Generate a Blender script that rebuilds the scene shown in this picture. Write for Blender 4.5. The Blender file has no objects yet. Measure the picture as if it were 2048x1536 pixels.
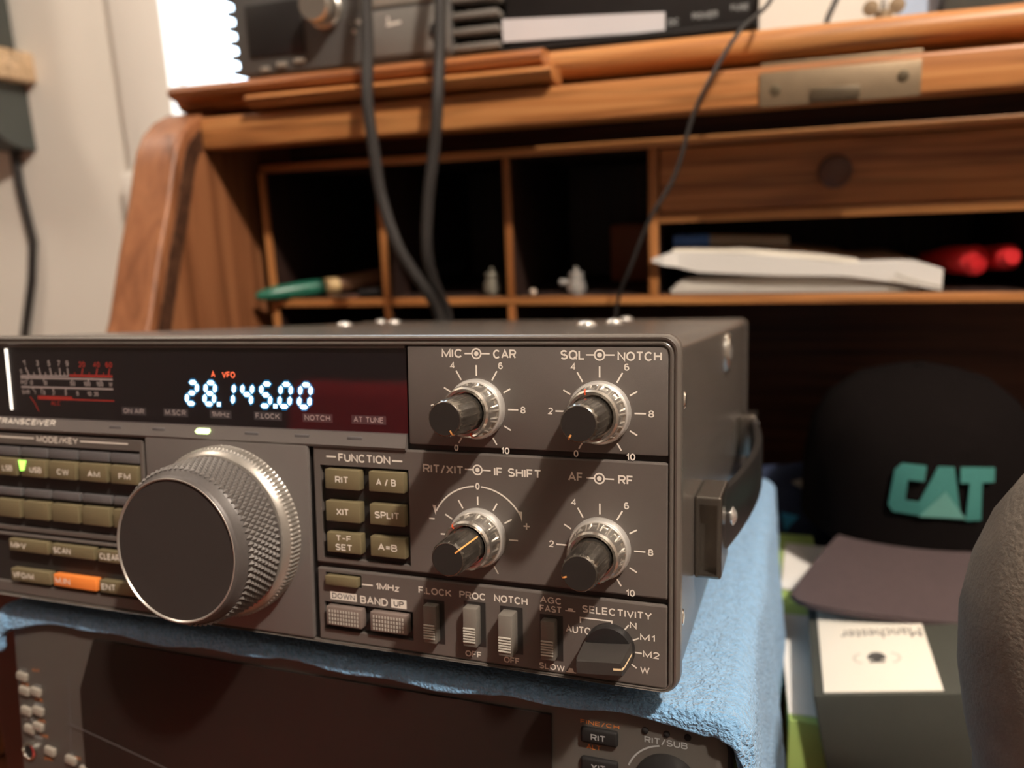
import bpy, bmesh, math, random
from mathutils import Matrix, Vector
random.seed(7)
SC = bpy.context.scene
COL = SC.collection
CAMZ = 1.048                       # camera height above the floor; all mm figures are relative to the camera point
def W(x, y, z): return Vector((x/1000, y/1000, z/1000 + CAMZ))
R = math.radians

# ------------------------------------------------------------------ camera
cam = bpy.data.objects.new('camera', bpy.data.cameras.new('camera'))
COL.objects.link(cam)
cam.matrix_world = Matrix(((0.95574606, -0.02292882, 0.29329803, 0), (0.29122667, 0.21495318, -0.93219213, 0),
                           (-0.04167128, 0.97635516, 0.21211814, CAMZ), (0, 0, 0, 1)))
cam.data.sensor_width = 36
cam.data.lens = 36*1572.8/2048
cam.data.clip_start = 0.005
cam.data.dof.use_dof = True
cam.data.dof.focus_distance = 0.208
cam.data.dof.aperture_fstop = 9.6
SC.camera = cam

# ------------------------------------------------------------------ world, lights, exposure
wd = bpy.data.worlds.new('sky'); SC.world = wd; wd.use_nodes = True
bg = wd.node_tree.nodes['Background']
bg.inputs[0].default_value = (0.72, 0.87, 1.0, 1); bg.inputs[1].default_value = 7.0
def lamp(name, kind, loc, energy, color, **kw):
    l = bpy.data.lights.new(name, kind); l.energy = energy; l.color = color
    for k, v in kw.items(): setattr(l, k, v)
    o = bpy.data.objects.new(name, l); COL.objects.link(o); o.location = loc
    return o
lamp('ceiling_lamp_light', 'POINT', W(707, -383, 1290), 158, (1.0, 0.87, 0.74), shadow_soft_size=0.04)
lamp('room_lamp_light', 'POINT', W(-1250, 250, 1150), 20, (1.0, 0.86, 0.72), shadow_soft_size=0.1)
portal = lamp('window_portal', 'AREA', W(-472, 818, 600), 1, (1, 1, 1), shape='RECTANGLE', size=0.324, size_y=1.0)
portal.rotation_euler = (R(-90), 0, 0)
portal.data.cycles.is_portal = True
vs = SC.view_settings
vs.view_transform = 'Standard'; vs.look = 'None'; vs.exposure = -0.08; vs.gamma = 1.0; vs.use_curve_mapping = False

# ------------------------------------------------------------------ materials
def mat(name, col, rough=0.5, metal=0.0, bump=None, var=None, spec=0.5, emit=None, estr=0, coat=0, sheen=0):
    m = bpy.data.materials.new(name); m.use_nodes = True
    nt = m.node_tree; b = nt.nodes['Principled BSDF']
    b.inputs['Base Color'].default_value = (*col, 1)
    b.inputs['Roughness'].default_value = rough
    b.inputs['Metallic'].default_value = metal
    b.inputs['Specular IOR Level'].default_value = spec
    b.inputs['Coat Weight'].default_value = coat
    b.inputs['Sheen Weight'].default_value = sheen
    if emit:
        b.inputs['Emission Color'].default_value = (*emit, 1); b.inputs['Emission Strength'].default_value = estr
    tc = nt.nodes.new('ShaderNodeTexCoord')
    if var:                                    # (scale, amount) of mottling
        n = nt.nodes.new('ShaderNodeTexNoise'); n.inputs['Scale'].default_value = var[0]; n.inputs['Detail'].default_value = 5
        nt.links.new(tc.outputs['Object'], n.inputs['Vector'])
        mx = nt.nodes.new('ShaderNodeMix'); mx.data_type = 'RGBA'
        mx.inputs[6].default_value = (*[c*(1-var[1]) for c in col], 1)
        mx.inputs[7].default_value = (*[min(1, c*(1+var[1])) for c in col], 1)
        nt.links.new(n.outputs['Fac'], mx.inputs[0]); nt.links.new(mx.outputs[2], b.inputs['Base Color'])
    if bump:                                   # (scale, strength, distance m)
        n2 = nt.nodes.new('ShaderNodeTexNoise'); n2.inputs['Scale'].default_value = bump[0]; n2.inputs['Detail'].default_value = 3
        nt.links.new(tc.outputs['Object'], n2.inputs['Vector'])
        bp = nt.nodes.new('ShaderNodeBump'); bp.inputs['Strength'].default_value = bump[1]; bp.inputs['Distance'].default_value = bump[2]
        nt.links.new(n2.outputs['Fac'], bp.inputs['Height']); nt.links.new(bp.outputs['Normal'], b.inputs['Normal'])
    return m

def wood(name, dark, mid, light, axis='x', rough=0.38, scale=1.0, pores=0.8):
    m = bpy.data.materials.new(name); m.use_nodes = True
    nt = m.node_tree; b = nt.nodes['Principled BSDF']; L = nt.links
    tc = nt.nodes.new('ShaderNodeTexCoord'); mp = nt.nodes.new('ShaderNodeMapping')
    s = {'x': (3.5, 105, 105), 'y': (105, 3.5, 105), 'z': (105, 105, 3.5)}[axis]
    mp.inputs['Scale'].default_value = [v*scale for v in s]
    L.new(tc.outputs['Object'], mp.inputs['Vector'])
    n = nt.nodes.new('ShaderNodeTexNoise'); n.inputs['Scale'].default_value = 1.0; n.inputs['Detail'].default_value = 6
    n.inputs['Distortion'].default_value = 1.2; L.new(mp.outputs[0], n.inputs['Vector'])
    mp2 = nt.nodes.new('ShaderNodeMapping'); s2 = {'x': (9, 210, 210), 'y': (210, 9, 210), 'z': (210, 210, 9)}[axis]
    mp2.inputs['Scale'].default_value = s2; L.new(tc.outputs['Object'], mp2.inputs['Vector'])
    n2 = nt.nodes.new('ShaderNodeTexNoise'); n2.inputs['Scale'].default_value = 1.0; n2.inputs['Detail'].default_value = 2
    L.new(mp2.outputs[0], n2.inputs['Vector'])
    cr = nt.nodes.new('ShaderNodeValToRGB'); e = cr.color_ramp.elements
    e[0].position = 0.34; e[0].color = (*dark, 1); e[1].position = 0.66; e[1].color = (*light, 1)
    k = cr.color_ramp.elements.new(0.5); k.color = (*mid, 1)
    L.new(n.outputs['Fac'], cr.inputs[0])
    cr2 = nt.nodes.new('ShaderNodeValToRGB'); cr2.color_ramp.elements[0].position = 0.33; cr2.color_ramp.elements[1].position = 0.5
    cr2.color_ramp.elements[0].color = (0.45, 0.42, 0.4, 1); cr2.color_ramp.elements[1].color = (1, 1, 1, 1)
    L.new(n2.outputs['Fac'], cr2.inputs[0])
    mx = nt.nodes.new('ShaderNodeMix'); mx.data_type = 'RGBA'; mx.blend_type = 'MULTIPLY'; mx.inputs[0].default_value = pores
    L.new(cr.outputs[0], mx.inputs[6]); L.new(cr2.outputs[0], mx.inputs[7]); L.new(mx.outputs[2], b.inputs['Base Color'])
    b.inputs['Roughness'].default_value = rough
    bp = nt.nodes.new('ShaderNodeBump'); bp.inputs['Strength'].default_value = 0.15; bp.inputs['Distance'].default_value = 0.0006
    L.new(n2.outputs['Fac'], bp.inputs['Height']); L.new(bp.outputs['Normal'], b.inputs['Normal'])
    return m

def emis(name, col, s):
    m = bpy.data.materials.new(name); m.use_nodes = True; nt = m.node_tree; nt.nodes.clear()
    e = nt.nodes.new('ShaderNodeEmission'); e.inputs[0].default_value = (*col, 1); e.inputs[1].default_value = s
    o = nt.nodes.new('ShaderNodeOutputMaterial'); nt.links.new(e.outputs[0], o.inputs[0]); return m

def pane(name, tint, ior=1.5, rough=0.03):
    m = bpy.data.materials.new(name); m.use_nodes = True; nt = m.node_tree; nt.nodes.clear()
    t = nt.nodes.new('ShaderNodeBsdfTransparent'); t.inputs[0].default_value = (*tint, 1)
    g = nt.nodes.new('ShaderNodeBsdfGlossy'); g.inputs['Roughness'].default_value = rough
    fr = nt.nodes.new('ShaderNodeFresnel'); fr.inputs[0].default_value = ior
    mx = nt.nodes.new('ShaderNodeMixShader'); o = nt.nodes.new('ShaderNodeOutputMaterial')
    ge = nt.nodes.new('ShaderNodeNewGeometry'); ma = nt.nodes.new('ShaderNodeMath'); ma.operation = 'SUBTRACT'; ma.inputs[0].default_value = 1; ma.use_clamp = True
    mm = nt.nodes.new('ShaderNodeMath'); mm.operation = 'MULTIPLY'      # the exit face of the thin pane does not reflect
    nt.links.new(ge.outputs['Backfacing'], ma.inputs[1]); nt.links.new(ma.outputs[0], mm.inputs[0]); nt.links.new(fr.outputs[0], mm.inputs[1])
    nt.links.new(mm.outputs[0], mx.inputs[0]); nt.links.new(t.outputs[0], mx.inputs[1]); nt.links.new(g.outputs[0], mx.inputs[2])
    nt.links.new(mx.outputs[0], o.inputs[0]); return m

M = dict(
    panel=mat('panel_grey_paint', (0.106, 0.091, 0.082), 0.45, bump=(2500, 0.10, 0.0002), var=(18, 0.06)),
    panel2=mat('tuning_panel_grey', (0.120, 0.106, 0.099), 0.40, bump=(2500, 0.10, 0.0002), var=(18, 0.05)),
    case=mat('case_paint', (0.104, 0.091, 0.080), 0.27, bump=(1400, 0.18, 0.0002), var=(22, 0.10)),
    well=mat('key_well_black', (0.018, 0.016, 0.015), 0.5, var=(60, 0.1)),
    key=mat('olive_key', (0.150, 0.122, 0.066), 0.5, var=(40, 0.06)),
    keygrey=mat('grey_legend_strip', (0.105, 0.098, 0.10), 0.55, var=(40, 0.05)),
    keyorange=mat('orange_key', (0.86, 0.25, 0.05), 0.45, var=(40, 0.04)),
    bandkey=mat('band_key_brown', (0.17, 0.132, 0.115), 0.45, var=(40, 0.05)),
    print=mat('printed_white', (0.80, 0.74, 0.66), 0.6, var=(80, 0.04)),
    printdim=mat('printed_grey', (0.32, 0.33, 0.33), 0.6, var=(80, 0.04)),
    printred=mat('printed_red', (0.75, 0.06, 0.04), 0.6, var=(80, 0.04)),
    orangeprint=mat('printed_orange', (0.60, 0.20, 0.05), 0.6, var=(80, 0.04)),
    flange=mat('satin_flange', (0.80, 0.78, 0.74), 0.42, 0.75, var=(200, 0.04)),
    chrome=mat('satin_chrome', (0.78, 0.75, 0.69), 0.22, 0.93, var=(200, 0.06)),
    chrome2=mat('bright_chrome', (0.82, 0.80, 0.76), 0.2, 0.75, var=(200, 0.04)),
    cap=mat('dark_chrome_cap', (0.22, 0.20, 0.175), 0.2, 0.9, var=(150, 0.08)),
    capface=mat('dark_cap_face', (0.020, 0.016, 0.014), 0.75, spec=0.2, var=(150, 0.08)),
    rubber=mat('knurled_rubber', (0.13, 0.118, 0.11), 0.36, var=(120, 0.1)),
    dial=mat('dial_metal', (0.080, 0.071, 0.067), 0.45, 0.1, var=(120, 0.06)),
    dialface=mat('dial_face', (0.032, 0.026, 0.024), 0.7, spec=0.25, var=(60, 0.06)),
    dialring=mat('dial_ring_silver', (0.46, 0.43, 0.39), 0.34, 0.7, var=(120, 0.06)),
    black=mat('black_plastic', (0.014, 0.013, 0.013), 0.35, var=(60, 0.15)),
    blackmatte=mat('black_matte', (0.012, 0.011, 0.011), 0.7, spec=0.2, var=(60, 0.15)),
    disp=mat('display_backing', (0.012, 0.010, 0.013), 0.5, var=(60, 0.1)),
    lever=mat('switch_lever_grey', (0.16, 0.145, 0.125), 0.35, var=(80, 0.06)),
    grip=mat('switch_grip', (0.42, 0.39, 0.34), 0.45, var=(80, 0.06)),
    pane=pane('smoked_display_pane', (0.86, 0.84, 0.86), 1.85),
    vfd=emis('display_digit_glow', (0.62, 0.93, 1.0), 5.0),
    vfdhalo=emis('painted_digit_halo', (0.02, 0.30, 0.62), 0.9),
    vfdred=emis('display_red_glow', (1.0, 0.16, 0.06), 2.2),
    led=emis('green_indicator', (0.80, 1.0, 0.42), 2.6),
    ledg=emis('green_wedge', (0.45, 1.0, 0.12), 2.4),
    strip=emis('meter_lamp', (1.0, 0.90, 0.72), 4.0),
    towel=mat('blue_terry', (0.22, 0.44, 0.74), 0.95, bump=(900, 1.0, 0.0022), var=(420, 0.42), sheen=0.3, spec=0.1),
    wallpaint=mat('wall_paint', (0.80, 0.755, 0.68), 0.9, bump=(220, 0.08, 0.001), var=(3, 0.03)),
    trim=mat('trim_paint', (0.88, 0.84, 0.77), 0.6, var=(5, 0.02)),
    ceil=mat('ceiling_paint', (0.42, 0.39, 0.36), 0.95, var=(3, 0.02)),
    darkwall=mat('dark_wall_paint', (0.18, 0.145, 0.12), 0.9, var=(3, 0.05)),
    floor=mat('floor_boards', (0.10, 0.065, 0.045), 0.5, var=(8, 0.2)),
    oak=wood('oak_x', (0.30, 0.110, 0.032), (0.47, 0.195, 0.062), (0.58, 0.275, 0.098), 'x'),
    oakz=wood('oak_z', (0.29, 0.105, 0.030), (0.44, 0.180, 0.056), (0.55, 0.250, 0.088), 'z'),
    oaky=wood('oak_y', (0.26, 0.082, 0.022), (0.42, 0.150, 0.042), (0.54, 0.225, 0.07), 'y'),
    side=wood('side_panel_oak', (0.17, 0.062, 0.024), (0.27, 0.105, 0.044), (0.35, 0.145, 0.062), 'z', 0.45, 0.45, 0.25),
    drawer=wood('drawer_oak', (0.33, 0.125, 0.042), (0.46, 0.19, 0.066), (0.56, 0.255, 0.095), 'x'),
    darkwood=wood('dark_oak', (0.045, 0.018, 0.010), (0.075, 0.031, 0.016), (0.11, 0.050, 0.026), 'x', 0.5),
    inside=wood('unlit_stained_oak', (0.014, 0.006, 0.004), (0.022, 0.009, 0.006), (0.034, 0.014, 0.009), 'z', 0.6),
    brass=mat('aged_brass', (0.27, 0.20, 0.125), 0.5, 0.55, var=(120, 0.15)),
    steel=mat('plated_steel', (0.70, 0.68, 0.62), 0.25, 1.0, var=(200, 0.1)),
    amp=mat('amplifier_grey', (0.085, 0.085, 0.082), 0.5, var=(40, 0.06)),
    amplight=mat('amplifier_panel', (0.17, 0.16, 0.145), 0.5, var=(40, 0.05)),
    cable=mat('cable_jacket', (0.024, 0.022, 0.021), 0.45, var=(200, 0.1)),
    paper=mat('white_paper', (0.80, 0.78, 0.74), 0.8, var=(30, 0.03)),
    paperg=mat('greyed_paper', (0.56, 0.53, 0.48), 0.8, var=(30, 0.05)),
    silver=mat('silver_label', (0.66, 0.65, 0.68), 0.5, var=(30, 0.03)),
    green=mat('green_handle', (0.016, 0.13, 0.082), 0.35, var=(60, 0.08)),
    cream=mat('cream_band', (0.72, 0.50, 0.24), 0.5, var=(60, 0.08)),
    brown=mat('brown_wood_tool', (0.20, 0.095, 0.045), 0.5, var=(80, 0.2)),
    red=mat('red_grip', (0.62, 0.025, 0.03), 0.32, var=(60, 0.06)),
    bluecap=mat('blue_cap', (0.05, 0.17, 0.55), 0.35, var=(60, 0.06)),
    greybody=mat('grey_barrel', (0.28, 0.25, 0.21), 0.5, var=(60, 0.06)),
    plum=mat('plum_fabric', (0.066, 0.045, 0.046), 0.9, bump=(1500, 0.6, 0.0006), var=(200, 0.15)),
    capblack=mat('black_fabric', (0.0055, 0.0042, 0.004), 0.98, spec=0.05, bump=(1500, 0.6, 0.0006), var=(200, 0.2)),
    teal=mat('teal_thread', (0.032, 0.165, 0.145), 0.8, bump=(2500, 0.5, 0.0004), var=(600, 0.2)),
    tealight=mat('pale_teal_thread', (0.12, 0.32, 0.275), 0.8, bump=(2500, 0.5, 0.0004), var=(600, 0.12)),
    cushion=mat('grey_brown_padding', (0.165, 0.138, 0.108), 0.9, bump=(700, 0.5, 0.0008), var=(90, 0.28)),
    boxdark=mat('dark_green_card', (0.050, 0.052, 0.042), 0.6, var=(60, 0.1)),
    card=mat('cream_card', (0.84, 0.79, 0.69), 0.75, var=(30, 0.03)),
    ink=mat('grey_ink', (0.10, 0.095, 0.09), 0.7, var=(60, 0.05)),
    inklight=mat('pale_ink', (0.48, 0.45, 0.40), 0.7, var=(60, 0.05)),
    lime=mat('lime_cover', (0.40, 0.56, 0.16), 0.6, var=(20, 0.05)),
    navy=mat('navy_fabric', (0.020, 0.032, 0.075), 0.8, bump=(300, 0.6, 0.002), var=(40, 0.2)),
    brightblue=mat('bright_blue_card', (0.03, 0.30, 0.62), 0.5, var=(60, 0.05)),
    greige=mat('grey_beige_card', (0.33, 0.28, 0.23), 0.8, var=(60, 0.08)),
    redcloth=mat('red_upholstery', (0.55, 0.03, 0.03), 0.9, bump=(500, 0.5, 0.001), var=(40, 0.1)),
    palewood=wood('pale_shelf_wood', (0.55, 0.38, 0.22), (0.66, 0.47, 0.29), (0.74, 0.55, 0.36), 'x', 0.5),
    darkgrey=mat('dark_green_grey', (0.06, 0.07, 0.065), 0.5, var=(30, 0.1)),
    bluepaper=mat('pale_blue_paper', (0.42, 0.55, 0.75), 0.7, var=(60, 0.2)),
)

# ------------------------------------------------------------------ mesh helpers (all in mm)
def EL(a0, a1, cx=0.5, cy=0.5, rx=0.5, ry=0.5, n=None):
    n = n or max(4, int(abs(a1-a0)/22))
    return [(cx+rx*math.cos(R(a0+(a1-a0)*i/n)), cy+ry*math.sin(R(a0+(a1-a0)*i/n))) for i in range(n+1)]
_P = [(0, 0), (0, 1), (0.6, 1)]+EL(90, -90, 0.62, 0.74, 0.38, 0.26)[1:]+[(0, 0.48)]
GLY = {
 'A': (.86, [[(0, 0), (.5, 1), (1, 0)], [(.19, .33), (.81, .33)]]), 'B': (.74, [[(0, 0), (0, 1), (.58, 1)]+EL(90, -90, .6, .765, .34, .235)[1:]+[(0, .53)], [(.58, .53)]+EL(90, -90, .62, .265, .38, .265)[1:]+[(0, 0)]]),
 'C': (.86, [EL(42, 318)]), 'D': (.80, [[(0, 0), (0, 1), (.45, 1)]+EL(90, -90, .47, .5, .53, .5)[1:]+[(0, 0)]]), 'E': (.66, [[(1, 0), (0, 0), (0, 1), (1, 1)], [(0, .52), (.9, .52)]]),
 'F': (.62, [[(0, 0), (0, 1), (1, 1)], [(0, .5), (.88, .5)]]), 'G': (.90, [EL(42, 335), [(.56, .46), (.98, .46), (.98, 0)]]), 'H': (.76, [[(0, 0), (0, 1)], [(1, 0), (1, 1)], [(0, .52), (1, .52)]]),
 'I': (.02, [[(0, 0), (0, 1)]]), 'K': (.78, [[(0, 0), (0, 1)], [(.95, 1), (.02, .38)], [(.36, .60), (1, 0)]]), 'L': (.58, [[(0, 1), (0, 0), (1, 0)]]), 'M': (.92, [[(0, 0), (0, 1), (.5, .12), (1, 1), (1, 0)]]),
 'N': (.78, [[(0, 0), (0, 1), (1, 0), (1, 1)]]), 'O': (.90, [EL(0, 360)]), 'P': (.70, [_P]), 'Q': (.90, [EL(0, 360), [(.62, .24), (1, -.03)]]), 'R': (.74, [_P, [(.56, .48), (.97, 0)]]),
 'S': (.72, [EL(28, 270, .5, .745, .46, .255)+EL(90, -152, .5, .245, .5, .245)]), 'T': (.74, [[(0, 1), (1, 1)], [(.5, 1), (.5, 0)]]), 'U': (.76, [[(0, 1), (0, .36)]+EL(180, 360, .5, .36, .5, .36)[1:-1]+[(1, .36), (1, 1)]]),
 'V': (.82, [[(0, 1), (.5, 0), (1, 1)]]), 'W': (1.20, [[(0, 1), (.25, 0), (.5, .92), (.75, 0), (1, 1)]]), 'X': (.80, [[(0, 0), (1, 1)], [(0, 1), (1, 0)]]), 'Y': (.82, [[(0, 1), (.5, .45), (1, 1)], [(.5, .45), (.5, 0)]]),
 'z': (.52, [[(.05, .68), (1, .68), (0, 0), (1, 0)]]), '0': (.60, [EL(0, 360)]), '1': (.26, [[(0, .76), (.55, .82), (1, 1), (1, 0)]]), '2': (.62, [EL(165, -35, .5, .70, .5, .30)+[(0, 0), (1, 0)]]),
 '3': (.62, [EL(150, -90, .48, .755, .45, .245)+EL(90, -152, .5, .255, .5, .255)]), '4': (.66, [[(.74, 0), (.74, 1), (0, .27), (1, .27)]]), '5': (.62, [[(.90, 1), (.16, 1), (.05, .50)]+EL(125, -152, .48, .33, .52, .33)]),
 '6': (.62, [EL(48, 180, .52, .62, .5, .38)+[(0.02, .32)], EL(0, 360, .5, .31, .48, .31)]), '7': (.60, [[(0, 1), (1, 1), (.35, 0)]]), '8': (.62, [EL(0, 360, .5, .77, .42, .23), EL(0, 360, .5, .27, .5, .27)]),
 '9': (.62, [EL(228, 360, .48, .38, .5, .38)+[(.98, .68)], EL(0, 360, .5, .69, .48, .31)]), '/': (.44, [[(0, -.06), (1, 1.04)]]), '.': (.02, [[(0, -.06), (0, .09)]]), '-': (.46, [[(0, .45), (1, .45)]]),
 '=': (.62, [[(0, .34), (1, .34)], [(0, .64), (1, .64)]]), '>': (.50, [[(0, .15), (1, .5), (0, .85), (0, .15)]]),
}

class MB:
    """bmesh collector; the object's own origin is given in the same mm frame"""
    def __init__(s): s.bm = bmesh.new()
    def box(s, x0, x1, y0, y1, z0, z1, bev=0, seg=2):
        t = bmesh.new()
        bmesh.ops.create_cube(t, size=1)
        for v in t.verts:
            v.co = Vector(((x0+x1)/2+v.co.x*(x1-x0), (y0+y1)/2+v.co.y*(y1-y0), (z0+z1)/2+v.co.z*(z1-z0)))
        if bev: bmesh.ops.bevel(t, geom=t.edges[:], offset=bev, segments=seg, affect='EDGES', profile=0.5)
        s.add(t); return s
    def add(s, t, mx=None):
        if mx: bmesh.ops.transform(t, matrix=mx, verts=t.verts[:])
        mp = {v: s.bm.verts.new(v.co) for v in t.verts}
        for f in t.faces:
            try: s.bm.faces.new([mp[v] for v in f.verts])
            except ValueError: pass
        t.free(); return s
    def rings(s, rings, cap0=True, cap1=True, close=True):
        R_ = [[s.bm.verts.new(p) for p in r] for r in rings]
        n = len(R_[0])
        for a, b in zip(R_, R_[1:]):
            for i in range(n if close else n-1):
                j = (i+1) % n
                s.bm.faces.new((a[i], a[j], b[j], b[i]))
        if cap0: s.bm.faces.new(R_[0][::-1])
        if cap1: s.bm.faces.new(R_[-1])
        return s
    def lathe(s, prof, c, n=48, axis='-y', wob=None):
        """prof: list of (radius, distance along axis from c)"""
        rr = []
        for k, (r, h) in enumerate(prof):
            ring = []
            for i in range(n):
                a = 2*math.pi*i/n
                q = r*(wob(k, i) if wob else 1)
                u, v = q*math.cos(a), q*math.sin(a)
                if axis == '-y': ring.append((c[0]+u, c[1]-h, c[2]+v))
                elif axis == 'z': ring.append((c[0]+u, c[1]+v, c[2]+h))
                else: ring.append((c[0]+h, c[1]+u, c[2]+v))
            rr.append(ring)
        return s.rings(rr)
    def prism(s, poly, y0, y1, plane='xz'):
        f = {'xz': lambda p, d: (p[0], d, p[1]), 'yz': lambda p, d: (d, p[0], p[1]), 'xy': lambda p, d: (p[0], p[1], d)}[plane]
        return s.rings([[f(p, y0) for p in poly], [f(p, y1) for p in poly]])
    def tube(s, pts, r, n=10):
        pts = [Vector(p) for p in pts]; rr = []
        for i, p in enumerate(pts):
            t = (pts[min(i+1, len(pts)-1)]-pts[max(i-1, 0)]).normalized()
            a = t.cross(Vector((0.3, 1, 0.1))).normalized(); b = t.cross(a)
            q = r[i] if isinstance(r, (list, tuple)) else r
            rr.append([p+q*(math.cos(2*math.pi*k/n)*a+math.sin(2*math.pi*k/n)*b) for k in range(n)])
        return s.rings(rr)
    def builtin(s, txt, x0, x1, zc, h, y):
        cu = bpy.data.curves.new('t', 'FONT'); cu.body = txt; cu.size = 1; cu.resolution_u = 3
        o = bpy.data.objects.new('t', cu); COL.objects.link(o)
        dg = bpy.context.evaluated_depsgraph_get(); me = bpy.data.meshes.new_from_object(o.evaluated_get(dg))
        bpy.data.objects.remove(o); bpy.data.curves.remove(cu)
        xs = [v.co.x for v in me.vertices]; ys = [v.co.y for v in me.vertices]
        a, b, c, d = min(xs), max(xs), min(ys), max(ys)
        t = bmesh.new(); t.from_mesh(me); bpy.data.meshes.remove(me)
        for v in t.verts: v.co = Vector((x0+(v.co.x-a)/(b-a)*(x1-x0), y, zc+((v.co.y-c)/(d-c)-0.5)*h))
        return s.add(t)
    def text(s, txt, x0, x1, zc, h, y, bold=0.0, wt=0.18):
        """upright grotesque capitals drawn as strokes, fitted into x0..x1 and height h"""
        w = wt*h; gap = 0.30; adv = []; tot = 0
        for k, ch in enumerate(txt):
            gw = GLY[ch][0] if ch != ' ' else 0.25
            adv.append((tot, gw)); tot += gw+(gap if k < len(txt)-1 else 0)
        W_ = x1-x0-w; H_ = h-w
        for ch, (a, gw) in zip(txt, adv):
            if ch == ' ': continue
            for pl in GLY[ch][1]:
                s.stroke([(x0+w/2+(a+p[0]*gw)/tot*W_, zc-h/2+w/2+p[1]*H_) for p in pl], w, y)
        return s
    def stroke(s, pts, w, y):
        """flat printed line of width w along (x,z) points"""
        P = [Vector(p) for p in pts]; L_, R2 = [], []; N = len(P)
        closed = (P[0]-P[-1]).length < 1e-6 and N > 2
        for i, p in enumerate(P):
            a = P[i-1] if i else (P[-2] if closed else None); b = P[i+1] if i < N-1 else (P[1] if closed else None)
            d0 = (p-a).normalized() if a is not None else None; d1 = (b-p).normalized() if b is not None else None
            if d0 is None: d0 = d1
            if d1 is None: d1 = d0
            n0, n1 = Vector((-d0.y, d0.x)), Vector((-d1.y, d1.x)); m = n0+n1
            m = m.normalized() if m.length > 1e-4 else n0
            q = w/2/max(0.5, m.dot(n0))
            L_.append(s.bm.verts.new((p.x+m.x*q, y, p.y+m.y*q))); R2.append(s.bm.verts.new((p.x-m.x*q, y, p.y-m.y*q)))
        for i in range(N-1): s.bm.faces.new((L_[i], R2[i], R2[i+1], L_[i+1]))
        return s
    def poly(s, pts, y):
        s.bm.faces.new([s.bm.verts.new((p[0], y, p[1])) for p in pts]); return s
    def arc(s, c, r, a0, a1, w, y, n=28):
        return s.stroke([(c[0]+r*math.cos(R(a0+(a1-a0)*i/n)), c[1]+r*math.sin(R(a0+(a1-a0)*i/n))) for i in range(n+1)], w, y)
    def xf(s, mx): bmesh.ops.transform(s.bm, matrix=mx, verts=s.bm.verts[:]); return s

class Frame:
    """a thing: an Empty at its base; parts are given in mm of the thing's own frame"""
    def __init__(s, name, label, cat, mx, base=(0, 0, 0), group=None):
        s.base = Vector(base)
        s.o = bpy.data.objects.new(name, None); COL.objects.link(s.o); s.o.empty_display_size = 0.02
        s.o.matrix_world = mx @ Matrix.Translation(s.base/1000)
        s.o['label'] = label; s.o['category'] = cat
        if group: s.o['group'] = group

def finish(name, mb, m, off, parent=None, smooth=35, label=None):
    bm = mb.bm if isinstance(mb, MB) else mb
    bmesh.ops.recalc_face_normals(bm, faces=bm.faces[:])
    for v in bm.verts: v.co = (v.co-off)/1000
    me = bpy.data.meshes.new(name); bm.to_mesh(me); bm.free()
    for p in me.polygons: p.use_smooth = True
    me.set_sharp_from_angle(angle=R(smooth))
    me.materials.append(M[m] if isinstance(m, str) else m)
    o = bpy.data.objects.new(name, me); COL.objects.link(o)
    if parent: o.parent = parent
    if label: o['label'] = label
    return o
def part(fr, name, mb, m, parent=None, **kw): return finish(name, mb, m, fr.base, parent or fr.o, **kw)
def flat_text_faces(o):      # printed lettering faces the viewer (-y)
    return o
def printed(fr, name, mb, m, parent, **kw):
    bm = mb.bm
    for f in bm.faces:
        f.normal_update()
        if f.normal.y > 0: f.normal_flip()
    for v in bm.verts: v.co = (v.co-fr.base)/1000
    me = bpy.data.meshes.new(name); bm.to_mesh(me); bm.free()
    me.materials.append(M[m]); o = bpy.data.objects.new(name, me); COL.objects.link(o); o.parent = parent
    if kw.get('label'): o['label'] = kw['label']
    return o
def solo(name, mb, m, label, cat, group=None, base=None, kind=None, smooth=35):
    """a thing that is a single mesh; coordinates in mm relative to the camera point"""
    bm = mb.bm
    if base is None:
        xs = [v.co for v in bm.verts]
        base = Vector((sum(v.x for v in xs)/len(xs), sum(v.y for v in xs)/len(xs), min(v.z for v in xs)))
    o = finish(name, mb, m, Vector(base), None, smooth); o.location = W(*base)
    if kind: o['kind'] = kind
    else: o['label'] = label; o['category'] = cat
    if group: o['group'] = group
    return o
def cut(o, boxes, off):
    """carve box recesses into a part (mm frame, off = thing base)"""
    mb = MB()
    for b in boxes: mb.box(*b)
    c = finish('cutter', mb, 'panel', off)
    c.parent = o.parent
    md = o.modifiers.new('c', 'BOOLEAN'); md.object = c; md.operation = 'DIFFERENCE'; md.solver = 'EXACT'
    bpy.context.view_layer.update()
    dg = bpy.context.evaluated_depsgraph_get(); me = bpy.data.meshes.new_from_object(o.evaluated_get(dg))
    o.modifiers.clear(); old = o.data; o.data = me; me.name = old.name
    bpy.data.meshes.remove(old); cm = c.data; bpy.data.objects.remove(c); bpy.data.meshes.remove(cm)
    for p in me.polygons: p.use_smooth = False
WORLD = Matrix.Translation((0, 0, CAMZ))

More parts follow.
